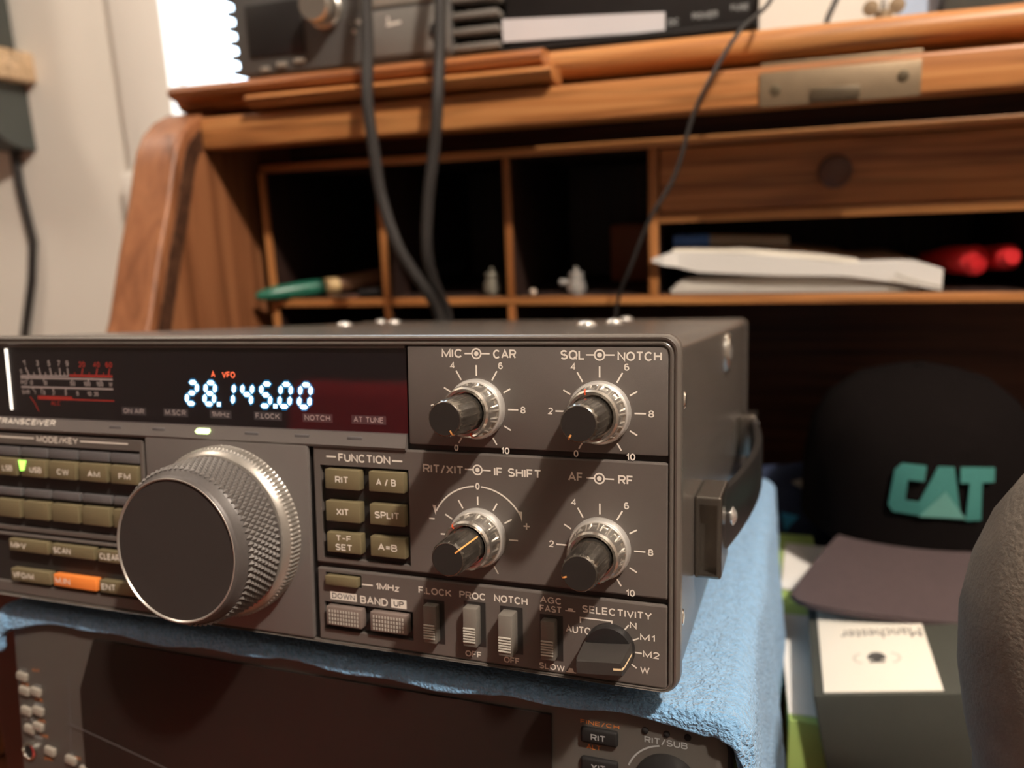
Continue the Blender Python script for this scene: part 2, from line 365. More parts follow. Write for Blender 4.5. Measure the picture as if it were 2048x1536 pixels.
# ------------------------------------------------------------------ room
def struct(name, mb, m): return solo(name, mb, m, None, None, kind='structure')
FL = -1048
struct('floor', MB().box(-1900, 1900, -2300, 900, FL-20, FL), 'floor')
struct('ceiling', MB().box(-1900, 1900, -2300, 900, 1380, 1400), 'ceil')
struct('wall_left', MB().box(-1900, -1880, -2300, 900, FL, 1380), 'darkwall')
struct('wall_right', MB().box(1880, 1900, -2300, 900, FL, 1380), 'darkwall')
struct('wall_front', MB().box(-1880, 1880, -2300, -2280, FL, 1380), 'darkwall')
bw = MB()
WX0, WX1, WZ0, WZ1 = -634, -310, 100, 1100
for b in ((-1880, WX0, FL, 1380), (WX1, 1880, FL, 1380), (WX0, WX1, FL, WZ0), (WX0, WX1, WZ1, 1380)): bw.box(b[0], b[1], 800, 900, b[2], b[3])
struct('wall_back', bw, 'wallpaint')
wf = Frame('window_1', 'x', 'x', WORLD, (-472, 800, WZ0)); del wf.o['label']; del wf.o['category']; wf.o['kind'] = 'structure'
fr_ = MB()
fr_.box(WX0-70, WX0, 782, 800, -290, WZ1+70, 3); fr_.box(WX1, WX1+70, 782, 800, -290, WZ1+70, 3)
fr_.box(WX0, WX1, 782, 800, WZ1, WZ1+70, 3); fr_.box(WX0, WX1, 775, 800, WZ0-60, WZ0, 3)
part(wf, 'window_frame', fr_, 'trim')
sash = MB()
for b in ((WX0, WX0+2, WZ0, WZ1), (WX1-8, WX1, WZ0, WZ1), (WX0, WX1, WZ0, WZ0+12), (WX0, WX1, WZ1-12, WZ1)): sash.box(b[0], b[1], 806, 816, b[2], b[3], 1)
part(wf, 'window_sash', sash, 'trim')
part(wf, 'window_pane', MB().box(WX0+2, WX1-8, 809, 812, WZ0+12, WZ1-12), pane('window_glass', (0.97, 0.98, 1.0), 1.45, 0.0))

# wall shelf with a dark solid for its shadow, dark case on it, cable, wall switch (far left)
sh = Frame('wall_shelf', 'pale wooden shelf fixed to the wall at the far left', 'shelf', WORLD, (-900, 800, 165))
part(sh, 'shelf_board', MB().box(-1140, -837, 712, 800, 178, 212, 3), 'palewood')
br = MB(); br.prism([(800, 178), (716, 178)] + [(800-84*math.cos(R(a)), 178-78*math.sin(R(a))) for a in range(10, 91, 10)], -896, -856, 'yz')
part(sh, 'shelf_shadow_solid', br, 'darkgrey')  # dark solid shaped like the shelf's shadow on the wall
dc = Frame('speaker_box', 'dark green-grey box standing on the pale wall shelf', 'box', WORLD, (-945, 758, 212))
part(dc, 'box_body', MB().box(-1040, -856, 722, 795, 212, 400, 4), 'darkgrey')
part(dc, 'box_face', MB().box(-1030, -866, 719, 722.5, 222, 390, 1), 'blackmatte')
solo('hanging_cable', MB().tube([(-875, 792, 178), (-884, 793, 120), (-886, 794, 60), (-880, 794, -10), (-892, 793, -60), (-918, 792, -130), (-945, 792, -240), (-960, 792, -420)], 5.5, 10), 'cable',
     'black cable hanging down the wall below the pale wooden shelf', 'cable')
sw = Frame('wall_switch', 'cream wall switch half hidden behind the curved desk side', 'switch', WORLD, (-705, 800, 30))
part(sw, 'switch_plate', MB().box(-714, -650, 776, 800, 17, 66, 4), 'trim')
part(sw, 'rocker', MB().box(-692, -676, 772, 777, 30, 56, 2), 'trim')

# added red chair behind the camera, makes the red reflection in the display pane
ch = Frame('reflection_chair', 'added red chair behind the camera, placed for the red reflection in the display pane', 'chair', WORLD, (-660, -500, FL))
part(ch, 'seat', MB().box(-860, -460, -700, -300, -640, -560, 30, 4), 'redcloth')
part(ch, 'backrest', MB().box(-860, -470, -760, -700, -560, -32, 30, 4), 'redcloth')
for x in (-830, -490):
    for y in (-670, -330): part(ch, 'leg', MB().tube([(x, y, -640), (x, y, FL)], [18, 12], 12), 'oakz')

# ------------------------------------------------------------------ roll-top desk
dk = Frame('roll_top_desk', 'oak roll-top desk with pigeonholes behind the radios', 'desk', WORLD, (0, 560, FL))
DZ = -288
part(dk, 'desktop', MB().box(-440, 480, 60, 790, DZ-28, DZ, 4), wood('desktop_shaded_oak', (0.10, 0.028, 0.012), (0.15, 0.045, 0.02), (0.20, 0.065, 0.03), 'x'))  # oak darkened: the shade on the desktop is put into the colour
for x in (-430, 300): part(dk, 'pedestal', MB().box(x, x+170, 90, 780, FL, DZ-28, 4), 'oakz')
prof_out = [(250, DZ), (330, -210), (390, -140), (425, -95), (443.8, -61.7), (462.6, -15), (475.4, 12.4), (487.5, 43.7), (493, 56), (501, 67), (514, 77), (530, 84), (552, 87), (785, 87)]
poly = prof_out + [(785, DZ)]
def sidepanel(x0, x1):
    sp = part(dk, 'side_panel', MB().prism(poly, x0, x1, 'yz'), 'side')
    b = sp.modifiers.new('bevel', 'BEVEL'); b.width = 0.0035; b.segments = 4; b.limit_method = 'ANGLE'; b.angle_limit = R(50)
    return sp
spl = sidepanel(-437, -400); spr = sidepanel(440, 477)
# the tambour track is a darker strip let into the inner face, following the curve
def track(x0, x1, sp):
    src = prof_out[2:-1]; pts_f, pts_b = [], []
    for i, p in enumerate(src):
        a = Vector(src[max(i-1, 0)]); b = Vector(src[min(i+1, len(src)-1)]); d = (b-a).normalized(); n = Vector((d.y, -d.x))
        pts_f.append(Vector(p)+n*9); pts_b.append(Vector(p)+n*21)
    mb = MB(); mb.prism([tuple(p) for p in pts_f]+[tuple(p) for p in reversed(pts_b)], x0, x1, 'yz')
    part(dk, 'tambour_track', mb, 'darkwood', sp, label='dark groove for the roll top')
track(-400.4, -399.2, spl); track(439.2, 440.4, spr)
part(dk, 'back_panel', MB().box(-400, 440, 772, 785, DZ, 90), 'darkwood')
# gallery
def edged(name, x0, x1, z0, z1, m):
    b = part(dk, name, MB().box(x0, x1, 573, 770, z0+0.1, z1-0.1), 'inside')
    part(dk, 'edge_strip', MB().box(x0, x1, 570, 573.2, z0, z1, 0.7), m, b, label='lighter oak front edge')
edged('gallery_rail', -385, 440, 39.8, 46, 'oak')
edged('gallery_shelf', -385, 440, -68.4, -62, 'oak')
for x0, x1, z0, z1 in ((-387.5, -381.5, DZ, 39.8), (-283.6, -278.0, -62, 39.8), (-180.2, -174.2, -62, 39.8), (-73.4, -66.6, -62, 39.8), (174, 180, -62, 39.8), (270, 276, -62, 39.8), (-283.6, -278.0, DZ, -68.4), (-180.2, -174.2, DZ, -68.4)):
    edged('divider', x0, x1, z0, z1, 'oakz')
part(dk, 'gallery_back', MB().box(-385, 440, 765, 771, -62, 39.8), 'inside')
part(dk, 'drawer_rail', MB().box(-66.6, 174, 570, 770, -11.3, -4.6, 0.8), 'oak')
dr = part(dk, 'drawer', MB().box(-65.6, 173, 572, 765, -3.8, 38.9, 1), 'drawer')
kb = MB().lathe([(4, 0), (4, 5), (9.5, 8), (10.5, 12), (9.5, 15.5), (6, 17), (3, 17.3)], (47, 572, 17.5), 32)
part(dk, 'drawer_knob', kb, mat('knob_wood', (0.10, 0.045, 0.028), 0.35, var=(80, 0.15)), dr)
part(dk, 'rail_backing', MB().box(-400, 440, 640, 655, 46, 87), 'darkwood')
# roll top: bottom rail with its lock, and the rounded slat above
rail = part(dk, 'tambour_rail', MB().box(-400, 440, 521, 545, 56, 79, 2.2, 3), 'oak')
lp = MB().box(-0.6, 87, 519.6, 522, 55.6, 75.4, 0.6)
lock = part(dk, 'lock_plate', lp, 'brass', rail, label='aged brass lock plate')
part(dk, 'lock_keeper', MB().box(0, 88, 524, 540, 79, 81.4, 0.6), 'brass', rail, label='brass strip on top of the rail')
part(dk, 'lock_bolt', MB().box(28, 55, 518.4, 520, 57, 64, 0.5), mat('dark_brass', (0.10, 0.075, 0.045), 0.45, 0.5, var=(90, 0.2)), rail)
for x, z in ((8.5, 65), (77.5, 67)): part(dk, 'lock_screw', MB().lathe([(3.1, 0), (3.1, 0.6), (1.5, 1.0)], (x, 519.8, z), 20), mat('screw_brass', (0.11, 0.085, 0.05), 0.45, 0.5, var=(90, 0.2)), rail)
# rounded slat: D-section running in x
def slat(y0, y1, z0, z1, x0, x1):
    r = (z1-z0)/2; zc = (z0+z1)/2
    pts = [(y1, z0), (y1, z1)] + [(y0+r-r*math.sin(R(a)), zc+r*math.cos(R(a))) for a in range(0, 181, 15)]
    return MB().prism(pts, x0, x1, 'yz')
part(dk, 'desk_top', slat(536, 790, 86.6, 104.0, -430, 470), 'oak')
mo = MB(); mo.prism([(540, 91.5), (540, 103.0), (524, 103.0), (519, 101.5), (516, 98), (517.5, 94.5), (521, 93), (525, 91.5)], -421, -133.8, 'yz')
part(dk, 'crown_moulding', mo, wood('moulding_oak', (0.22, 0.07, 0.022), (0.34, 0.12, 0.036), (0.45, 0.18, 0.055), 'x'))
mo = MB(); mo.prism([(540, 81.5), (540, 91.4), (522, 91.4), (514, 90.2), (510.5, 87.5), (512, 84.8), (517, 82.2)], -352, -126.5, 'yz')
part(dk, 'crown_moulding', mo, 'oak')

# ------------------------------------------------------------------ things in the pigeonholes
tl = Frame('paint_brush', 'green-tipped wooden-handled brush lying in the leftmost pigeonhole', 'brush', WORLD, (-340, 590, -62))
A, B = Vector((-389, 552, -57.5)), Vector((-282, 668, -48))
u = (B-A)
def along(t, up=0): p = A+u*t; return (p.x, p.y, p.z+up)
part(tl, 'handle', MB().tube([along(0.0), along(0.02), along(0.1), along(0.24), along(0.36)], [1.5, 4, 6.2, 7.0, 6.6], 14), 'green', label='green handle tip')
part(tl, 'handle_band', MB().tube([along(0.36), along(0.44)], [6.7, 6.7], 14), 'cream', label='cream band')
part(tl, 'handle_shaft', MB().tube([along(0.44), along(0.6), along(0.8), along(0.86)], [6.6, 8, 9.5, 9], 14), 'brown')
part(tl, 'ferrule', MB().tube([along(0.86), along(0.97)], [9.4, 9.4], 14), 'steel')
part(tl, 'bristles', MB().tube([along(0.97), along(1.2)], [9.2, 7], 14), 'blackmatte')
st = Frame('pen_knife', 'thin dark tool lying beside the green-tipped brush', 'tool', WORLD, (-300, 580, -62))
part(st, 'blade', MB().box(-338, -308, 576, 580, -61.9, -59.4, 0.5), 'steel'); part(st, 'grip', MB().tube([(-309, 578, -58.8), (-288, 582, -57.8)], 3.2, 10), 'blackmatte')
def plug(name, x, y, z, s, m, label, extra=None):
    f = Frame(name, label, 'connector', WORLD, (x, y, z))
    part(f, 'barrel', MB().lathe([(5.6*s, 0), (6.2*s, 1), (6.2*s, 8*s), (5.2*s, 9*s), (5.2*s, 14*s), (4.4*s, 15*s)], (x, y, z), 16, 'z'), m)
    part(f, 'collar', MB().lathe([(6.9*s, 2.5*s), (6.9*s, 6*s)], (x, y, z), 12, 'z'), m)
    part(f, 'pin', MB().lathe([(1.6*s, 14*s), (1.6*s, 17.5*s), (0.8*s, 18.5*s)], (x, y, z), 10, 'z'), m)
    if extra: part(f, 'side_stub', MB().tube([(x-5*s, y, z+8*s), (x-11*s, y-1, z+8*s)], 2.2*s, 10), m)
    return f
plug('connector_cap', -198, 590, -62, 1.15, mat('dull_nickel', (0.34, 0.32, 0.26), 0.45, 0.6, var=(90, 0.15)), 'dull metal connector in the pigeonhole left of the bright one')
plug('coaxial_connector', -130, 586, -62, 1.12, 'chrome2', 'bright chrome connector standing in the third pigeonhole', True)
solo('bead', MB().lathe([(0.5, 0), (2.2, 0.8), (2.8, 2.4), (2.2, 4), (0.6, 4.8)], (-163, 582, -62), 14, 'z'), mat('beige_bead', (0.62, 0.5, 0.4), 0.5, var=(90, 0.1)), 'tiny beige bead on the shelf left of the chrome connector', 'bead')
solo('wooden_box', MB().box(-122, -78, 690, 760, -62, -14, 2), mat('red_brown_box', (0.24, 0.06, 0.02), 0.6, var=(30, 0.15)), 'dim red-brown box at the back of the third pigeonhole', 'box')
# papers in the slot
def sheet(x0, x1, y0, y1, z0, z1, th, seed, sag=0.0, up=0.0, n=14):
    rnd = random.Random(seed); ph = rnd.random()*6
    top, bot = [], []
    for j in range(4):
        row_t, row_b = [], []
        for i in range(n+1):
            t = i/n; x = x0+(x1-x0)*t; y = y0+(y1-y0)*j/3
            z = z0+(z1-z0)*t-sag*math.sin(math.pi*t)+0.5*math.sin(ph+t*9+j)+up*max(0, t-0.75)*4
            row_t.append((x, y, z+th)); row_b.append((x, y, z))
        top.append(row_t); bot.append(row_b)
    mb = MB(); rings = []
    for i in range(n+1):
        rings.append([top[j][i] for j in range(4)]+[bot[j][i] for j in range(3, -1, -1)])
    return mb.rings(rings)
PG = 'papers in the letter slot'
def paper(low, top, y0, y1, seed, tip=None):
    """folded sheets: profile lists of (x, z) for the under and upper side, run back in y"""
    def at(pl, x):
        for (a, za), (b, zb) in zip(pl, pl[1:]):
            if a <= x <= b: return za+(zb-za)*(x-a)/(b-a)
        return pl[0][1] if x < pl[0][0] else pl[-1][1]
    rnd = random.Random(seed); xa, xb = max(low[0][0], top[0][0]), min(low[-1][0], top[-1][0]); mb = MB(); rr = []
    for k in range(25):
        x = xa+(xb-xa)*k/24; r = []; ya, yb = (y0, y1) if tip is None or x > tip else (562.5, 568.5)      # the tip sticks out in front of the divider
        for q in range(6): y = ya+(yb-ya)*q/5; r.append((x+rnd.uniform(-.3, .3), y, max(at(top, x), at(low, x)+0.5)+0.25*math.sin(k*.7+q)))
        for q in range(5, -1, -1): y = ya+(yb-ya)*q/5; r.append((x, y+0.4, at(low, x)))
        rr.append(r)
    return mb.rings(rr)
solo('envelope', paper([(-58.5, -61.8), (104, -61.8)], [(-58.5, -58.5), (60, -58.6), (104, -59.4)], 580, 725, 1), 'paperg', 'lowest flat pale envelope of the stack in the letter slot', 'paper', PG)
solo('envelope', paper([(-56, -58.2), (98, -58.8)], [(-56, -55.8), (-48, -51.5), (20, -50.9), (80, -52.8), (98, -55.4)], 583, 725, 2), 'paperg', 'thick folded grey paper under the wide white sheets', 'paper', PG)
solo('envelope', paper([(-70.1, -37.6), (-60, -41), (-41, -46.5), (9, -49.6), (58.5, -51.0), (91.2, -56), (117, -61.3)], [(-70.1, -35.5), (-58, -31.8), (-11, -34.1), (58, -42.0), (100, -41.8), (117, -47.1), (120.9, -55)], 577, 722, 3, -61), 'paper', 'wide white folded sheet whose ends stick out of the stack', 'paper', PG)
solo('letter', paper([(-57.5, -31.7), (-11, -33.8), (58, -41.6), (66, -42.4)], [(-57.5, -29.9), (-11, -30.7), (28, -34.5), (66, -40.2)], 580, 715, 4), 'card', 'topmost white letter in the slot, under the blue marker', 'paper', PG)
solo('plastic_sleeve', sheet(88, 123, 573, 575.5, -50.5, -60.5, 1.0, 8, 1.5), pane('clear_plastic', (0.85, 0.84, 0.8), 1.5, 0.15), 'shiny clear plastic corner drooping over the right end of the papers', 'sleeve')
mk = Frame('marker_pen', 'grey marker with blue cap lying on top of the papers', 'marker', WORLD, (-18, 602, -36))
part(mk, 'cap', MB().tube([(-59, 600, -25.2), (-58.5, 600, -25.2), (-33, 601, -25.6)], [3.8, 5.0, 5.2], 14), 'bluecap', label='blue cap')
part(mk, 'barrel', MB().tube([(-33, 601, -25.6), (18, 606, -28.2), (21.5, 606.3, -28.4)], [4.8, 4.5, 4.2], 14), 'greybody')
pl = Frame('pliers', 'red-handled pliers lying behind the right end of the papers', 'pliers', WORLD, (145, 640, -62))
part(pl, 'handle', MB().tube([(140.5, 592, -44), (139, 595, -43.5), (130, 625, -45), (122, 665, -48)], [6.5, 10, 9.6, 6], 14), 'red', label='red handle')
part(pl, 'handle', MB().tube([(169, 588, -41), (168, 592, -41.5), (158, 628, -45), (130, 680, -49)], [5, 8.5, 8.4, 6], 14).xf(Matrix.Translation((-10, 0, 0))), 'red', label='red handle')
part(pl, 'jaws', MB().tube([(123, 660, -49), (116, 700, -52), (112, 730, -56)], [7, 8, 3], 12), 'steel')

# ------------------------------------------------------------------ things on top of the desk
TZ = 104.3
am = Frame('amplifier', 'dark amplifier with side fins standing on the desk top at the left', 'amplifier', WORLD, (-280, 600, TZ))
part(am, 'housing', MB().box(-376, -205, 552, 740, TZ+3, 215, 2), 'amp')
fp = part(am, 'front_panel', MB().box(-377, -204, 545, 553, TZ+5, 214, 2), 'amp')
part(am, 'panel_plate', MB().box(-272, -206, 543.5, 545.4, TZ+8, 143, 0.8), 'amplight', fp)
part(am, 'panel_plate', MB().box(-272, -206, 543.5, 545.4, 145, 212, 0.8), mat('amplifier_cream', (0.30, 0.28, 0.24), 0.5, var=(40, 0.05)), fp)
part(am, 'display_panel', MB().box(-366, -319, 543.6, 545.4, 121, 158, 0.8), 'black', fp)
part(am, 'dial', MB().lathe([(13.5, 0), (13.5, 4), (12, 5), (11.6, 18), (10.5, 19.5)], (-299, 545, 148), 32), 'chrome', label='silver dial')
for x, w, z in ((-357, 7, 112.5), (-343, 8, 114.5), (-328, 9, 116)): part(am, 'push_button', MB().box(x, x+w, 542.5, 545.2, z-1.6, z+1.6, 0.4), 'greybody')
pm = MB(); pm.text('- 10', -280, -272, 137, 3, 543.2); pm.text('5', -279, -276, 131, 3, 543.2); pm.stroke([(-250.5, 138), (-250.5, 134)], 1.4, 543.2); pm.stroke([(-252, 132.5), (-241, 133.5)], 1.8, 543.2)
printed(am, 'panel_marks', pm, 'print', fp)
part(am, 'socket', MB().lathe([(4.5, 0), (4.5, 2.5), (3, 2.5)], (-214.5, 544, 126), 20), 'black')
for s, x0, x1 in ((-1, -384, -376), (1, -205, -171)):
    for k in range(8):
        z = TZ+7+k*10.3
        o = MB().box(x0, x1, 546, 735, z, z+4.0, 0.8)
        part(am, 'cooling_fin', o, 'amplight' if s > 0 else 'amp')
part(am, 'heat_sink', MB().box(-206, -197, 560, 735, TZ+4, 212), 'black')
for x in (-365, -215):
    for y in (556, 720): part(am, 'foot', MB().lathe([(6, 0), (6, 3.6)], (x, y, TZ), 16, 'z'), 'blackmatte')
rb = Frame('power_supply', 'black equipment box with white label strip, right of the finned amplifier', 'power supply', WORLD, (-85, 620, TZ))
rbody = part(rb, 'housing', MB().box(-168, -2, 556, 740, TZ+2.4, 190, 1.5), 'black')
part(rb, 'label_strip', MB().prism([(-169.5, 114.8), (-60, 110.8), (-60, 122.4), (-170, 129.5)], 552, 554.5), 'silver', rbody, label='white label strip')
part(rb, 'base_lip', MB().box(-172, -2, 549, 556, TZ+2.4, 111, 1), 'blackmatte', rbody)
pm = MB(); pm.text('DC', -58, -51, 116.5, 4, 555.7); pm.text('POWER', -43, -27, 118.5, 4, 555.7); pm.text('FUSE', -19, -8, 121, 3.6, 555.7)
printed(rb, 'box_lettering', pm, 'printdim', rbody)
for x in (-150, -20):
    for y in (565, 725): part(rb, 'foot', MB().lathe([(5, 0), (5, 2.6)], (x, y, TZ), 14, 'z'), 'blackmatte')
bw_ = Frame('wing_nut', 'small brass wing nut on the desk top edge near the right', 'wing nut', WORLD, (73, 570, TZ))
part(bw_, 'nut', MB().lathe([(5.5, 0), (5, 8), (3.4, 9)], (72, 572, TZ), 18, 'z'), 'brass')
for s in (-1, 1): part(bw_, 'wing', MB().lathe([(0.4, -1.6), (4.6, -1.2), (4.6, 1.2), (0.4, 1.6)], (72+s*7.5, 572, TZ+11), 18), 'brass')
part(bw_, 'stud', MB().lathe([(2, 8), (2, 17), (1.4, 18)], (72, 572, TZ), 12, 'z'), 'chrome2')
bp_ = solo('paper_bundle', MB().prism([(80, 106), (90, 106), (103, 106), (110, 132), (96, 133), (86, 131)], 585, 592), 'bluepaper', 'pale blue paper packet leaning beside the brass wing nut', 'packet')
dbx = Frame('radio_case', 'dark box at the far right end of the desk top', 'box', WORLD, (180, 600, TZ))
part(dbx, 'box_body', MB().box(106, 260, 572, 720, TZ+2, 180, 2), 'darkgrey')
for x in (116, 250): part(dbx, 'foot', MB().lathe([(5, 0), (5, 2.4)], (x, 584, TZ), 14, 'z'), 'blackmatte')
solo('black_lead', MB().tube([(38, 565, 106.3), (40, 575, 113), (47, 600, 130), (56, 640, 170), (60, 700, 230)], 1.9, 8), 'cable', 'short black lead standing up from the desk top beside the wing nut', 'cable')

def smooth(pts, n=6):
    P = [Vector(p) for p in pts]; P = [P[0]*2-P[1]]+P+[P[-1]*2-P[-2]]; out = []
    for i in range(1, len(P)-2):
        for k in range(n):
            t = k/n; a, b, c, d = P[i-1:i+3]
            out.append(0.5*((2*b)+(c-a)*t+(2*a-5*b+4*c-d)*t*t+(3*b-a-3*c+d)*t**3))
    return out+[P[-2]]
CG = 'cables hanging in front of the desk'
solo('power_cable', MB().tube(smooth([(-243, 530, 225), (-249, 513, 165), (-249, 505, 110), (-249.5, 500, 77), (-247.5, 500, 45), (-244, 500, 12), (-233.6, 500, -21.5), (-221, 510, -49), (-217, 521, -68), (-213, 524, -100), (-211, 524, -150)]), 4.0, 10), 'cable',
     'thick black cable hanging left of its twin, in front of the amplifier', 'cable', CG)
solo('power_cable', MB().tube(smooth([(-188, 530, 225), (-195, 512, 165), (-198, 505, 104), (-199.6, 500, 73), (-204, 500, 43), (-210.5, 500, 11), (-215, 503, -22), (-216, 513, -43), (-215, 531, -68), (-213, 535, -100), (-211, 535, -150)]), 4.0, 10), 'cable',
     'thick black cable hanging down past the fins of the amplifier', 'cable', CG)
solo('thin_wire', MB().tube(smooth([(6, 555, 150), (5, 520, 116), (-11.9, 507, 98), (-27, 502, 74), (-38, 503, 52.5), (-48.5, 503, 18.5), (-64, 503, -7.7), (-77.5, 509, -38), (-87, 518, -59.5), (-93, 522, -100), (-95, 522, -150)]), 1.35, 8), 'cable',
     'thin black wire slanting down across the drawer and pigeonhole divider', 'wire', CG)

# ------------------------------------------------------------------ the two radios share one tilted frame (stacked, front raised)
RQ = Matrix(((0.9989092, 0.04572683, -0.00945863), (-0.04420621, 0.99131344, 0.12386881), (0.01504059, -0.12331556, 0.99225352)))
RAD = Matrix.Translation(W(-17.725, 202.076, -31.726)) @ RQ.to_4x4()
rd = Frame('transceiver', 'grey radio transceiver with lit blue frequency display, standing on the blue towel', 'radio', RAD, (-135, 150, -103))
YF = 0.0
def brect(off, r, y):      # the bottom of the frame is only a thin edge
    return rrect(-270+off, -off, -96+off*0.24, -off, r, y)
def rrect(x0, x1, z0, z1, r, y, n=6):
    pts = []
    for cx, cz, a0 in ((x1-r, z1-r, 0), (x0+r, z1-r, 90), (x0+r, z0+r, 180), (x1-r, z0+r, 270)):
        for k in range(n+1):
            a = R(a0+90*k/n); pts.append((cx+r*math.cos(a), y, cz+r*math.sin(a)))
    return pts
# case: wrap-around cover
cs = MB()
cs.rings([rrect(-269.2, -0.8, -95.2, -0.8, 4.2, y) for y in (2.2, 60, 150, 240, 298)] + [rrect(-268.4, -1.6, -94.4, -1.6, 3.6, 300)])
case = part(rd, 'case', cs, 'case')
# rear rim of the cover, slightly proud
rim = MB(); rim.rings([rrect(-269.6, -0.4, -95.6, -0.4, 4.4, 294), rrect(-269.9, -0.1, -95.9, -0.1, 4.6, 296), rrect(-269.9, -0.1, -95.9, -0.1, 4.6, 301), rrect(-268.6, -1.4, -94.6, -1.4, 4, 302)])
part(rd, 'rear_rim', rim, 'case', case)
# bezel: double-ridged frame round the face
bz = MB()
rr = []
for off, y, r in ((0.9, 5, 4.0), (0.0, 4.6, 4.6), (0.0, 1.2, 4.6), (0.35, 0.0, 4.4), (0.95, -0.6, 4.0), (1.45, -0.45, 3.6), (1.7, -0.1, 3.4), (2.0, -0.1, 3.2), (2.3, -0.35, 3.0), (2.75, -0.35, 2.6), (3.15, 0.1, 2.2), (3.3, 1.0, 2.1)):
    rr.append(brect(off, r, y))
bz.rings(rr, False, False)
part(rd, 'bezel', bz, 'case')
# front panel: raised plates on a base plate
base = MB().box(-267, -3, 1.6, 4.0, -95.2, -3)
fp = part(rd, 'front_panel', base, 'well')
def plate(x0, x1, z0, z1, name='panel_plate', m='panel', y=0.0, cuts=(), bev=0.55):
    o = part(rd, name, MB().box(x0, x1, y, y+2.0, z0, z1, bev, 2), m, fp)
    if cuts: cut(o, [(a, b, y-3, y+3, c, d) for a, b, c, d in cuts], rd.base)
    return o
plate(-78.3, -3.2, -32.0, -3.2)                                                      # upper right
plate(-111.4, -3.2, -70.4, -33.7, cuts=[(-109.0, -78.8, -68.6, -39.6)])               # middle right
plate(-111.4, -3.2, -95.1, -72.0, cuts=[(-109.3, -78.6, -91.5, -82.6), (-108.4, -95.8, -77.3, -73.2)])
plate(-176.6, -112.8, -95.1, -33.6, 'tuning_plate', 'panel2', -0.9, bev=0.9)
plate(-267, -178.2, -71.2, -34.9, cuts=[(-264, -179.6, -69.5, -38.8)])
plate(-267, -178.2, -95.1, -72.0, cuts=[(-264, -179.6, -90.9, -73.0)])
plate(-267, -79.2, -4.0, -3.2, 'display_frame', 'panel', 0.3, bev=0.2)
# indicator ledge under the display (sloping face)
ld = MB(); ld.prism([(2.0, -28.9), (0.5, -29.2), (-0.9, -33.2), (-0.5, -34.0), (2.0, -34.2)], -267, -79.3, 'yz')
ledge = part(rd, 'indicator_ledge', ld, 'panel2', fp)
# lettering
lt = MB()
Y0 = -0.06
def label(t, x0, x1, zc, h=2.3, b=0.018): lt.text(t, x0, x1, zc, h, Y0, b)
def dialicon(x, z, xl, xr):
    lt.arc((x, z), 1.35, 0, 360, 0.42, Y0, 24); lt.arc((x, z), 0.33, 0, 360, 0.66, Y0, 12)
    lt.stroke([(xl, z), (x-1.5, z)], 0.4, Y0); lt.stroke([(x+1.5, z), (xr, z)], 0.4, Y0)
label('MIC', -67.2, -60.7, -5.35, 2.5); dialicon(-56.6, -5.4, -60.2, -52.6); label('CAR', -51.6, -44.8, -5.5, 2.5)
label('SQL', -32.2, -25.4, -5.6, 2.6); dialicon(-21.4, -5.6, -25.1, -17.4); label('NOTCH', -16.6, -5.0, -5.9, 2.5)
label('RIT/XIT', -74.0, -61.2, -38.8, 2.5); dialicon(-56.9, -38.4, -60.8, -52.9); label('IF SHIFT', -51.9, -37.9, -38.6, 2.5)
label('AF', -30.3, -26.1, -38.7, 2.5); dialicon(-21.6, -38.8, -25.1, -17.6); label('RF', -16.5, -12.4, -38.8, 2.5)
def tick(c, ang, r0, r1, w=0.42): lt.stroke([(c[0]+r0*math.cos(R(ang)), c[1]+r0*math.sin(R(ang))), (c[0]+r1*math.cos(R(ang)), c[1]+r1*math.sin(R(ang)))], w, Y0)
K = dict(mic=(-56.7, -20.9), sql=(-21.4, -20.9), rit=(-57.0, -57.9), af=(-21.5, -57.9))
for k in ('mic', 'sql', 'af'):
    c = K[k]
    for v in range(11): tick(c, 240-30*v, 9.3, 12.3 if v in (2, 4, 5, 6, 8) else 11.6)
    for v, w in ((0, 1.2), (2, 1.3), (4, 1.4), (6, 1.3), (8, 1.4), (10, 2.4)):
        a = R(240-30*v); r = 13.7 if v in (2, 4, 6, 8) else (13.4 if v == 10 else 13.2)
        x, z = c[0]+r*math.cos(a), c[1]+r*math.sin(a)
        if v == 10: x += 1.6
        if v == 4: x -= 0.4; z += 0.3
        if v == 6: x += 0.4; z += 0.3
        lt.text(str(v), x-w/2-0.05, x+w/2+0.05, z, 1.9, Y0, 0.012)
c = K['rit']
for v in range(9): tick(c, 210-30*v if v < 8 else -60, 9.3, 12.0 if v in (3, 7) else 11.8)
tick(c, -60, 9.3, 11.8)
lt.arc((-57.0, -57.9), 14.7, 27, 86.0, 0.42, Y0); lt.arc((-57.0, -57.9), 14.7, 94.0, 153, 0.42, Y0)
for s in (-1, 1):
    a = R(90+s*64.5); x, z = -57+14.7*math.cos(a), -57.9+14.7*math.sin(a)
    lt.poly([(x, z-0.9), (x+s*-0.1+(-s)*0.0, z+2.0), (x-(-s)*1.0, z+2.1)] if s < 0 else [(x, z-0.9), (x-1.0, z+2.1), (x+0.1, z+2.0)], Y0)
lt.text('0', -57.65, -56.35, -43.1, 2.0, Y0, 0.014)
lt.stroke([(-72.4, -53.6), (-70.7, -53.6)], 0.42, Y0); lt.stroke([(-43.3, -53.6), (-41.5, -53.6)], 0.42, Y0); lt.stroke([(-42.4, -52.7), (-42.4, -54.5)], 0.42, Y0)
lt.stroke([(-106.6, -36.95), (-103.2, -36.95)], 0.5, Y0); label('FUNCTION', -102.4, -84.7, -37.05, 2.5); lt.stroke([(-84.1, -37.2), (-80.7, -37.2)], 0.5, Y0)
lt.stroke([(-95.6, -75.9), (-91.9, -75.9)], 0.45, Y0); label('1MHz', -90.9, -82.9, -75.9, 2.1)
label('BAND', -96.4, -86.9, -80.7, 2.4)
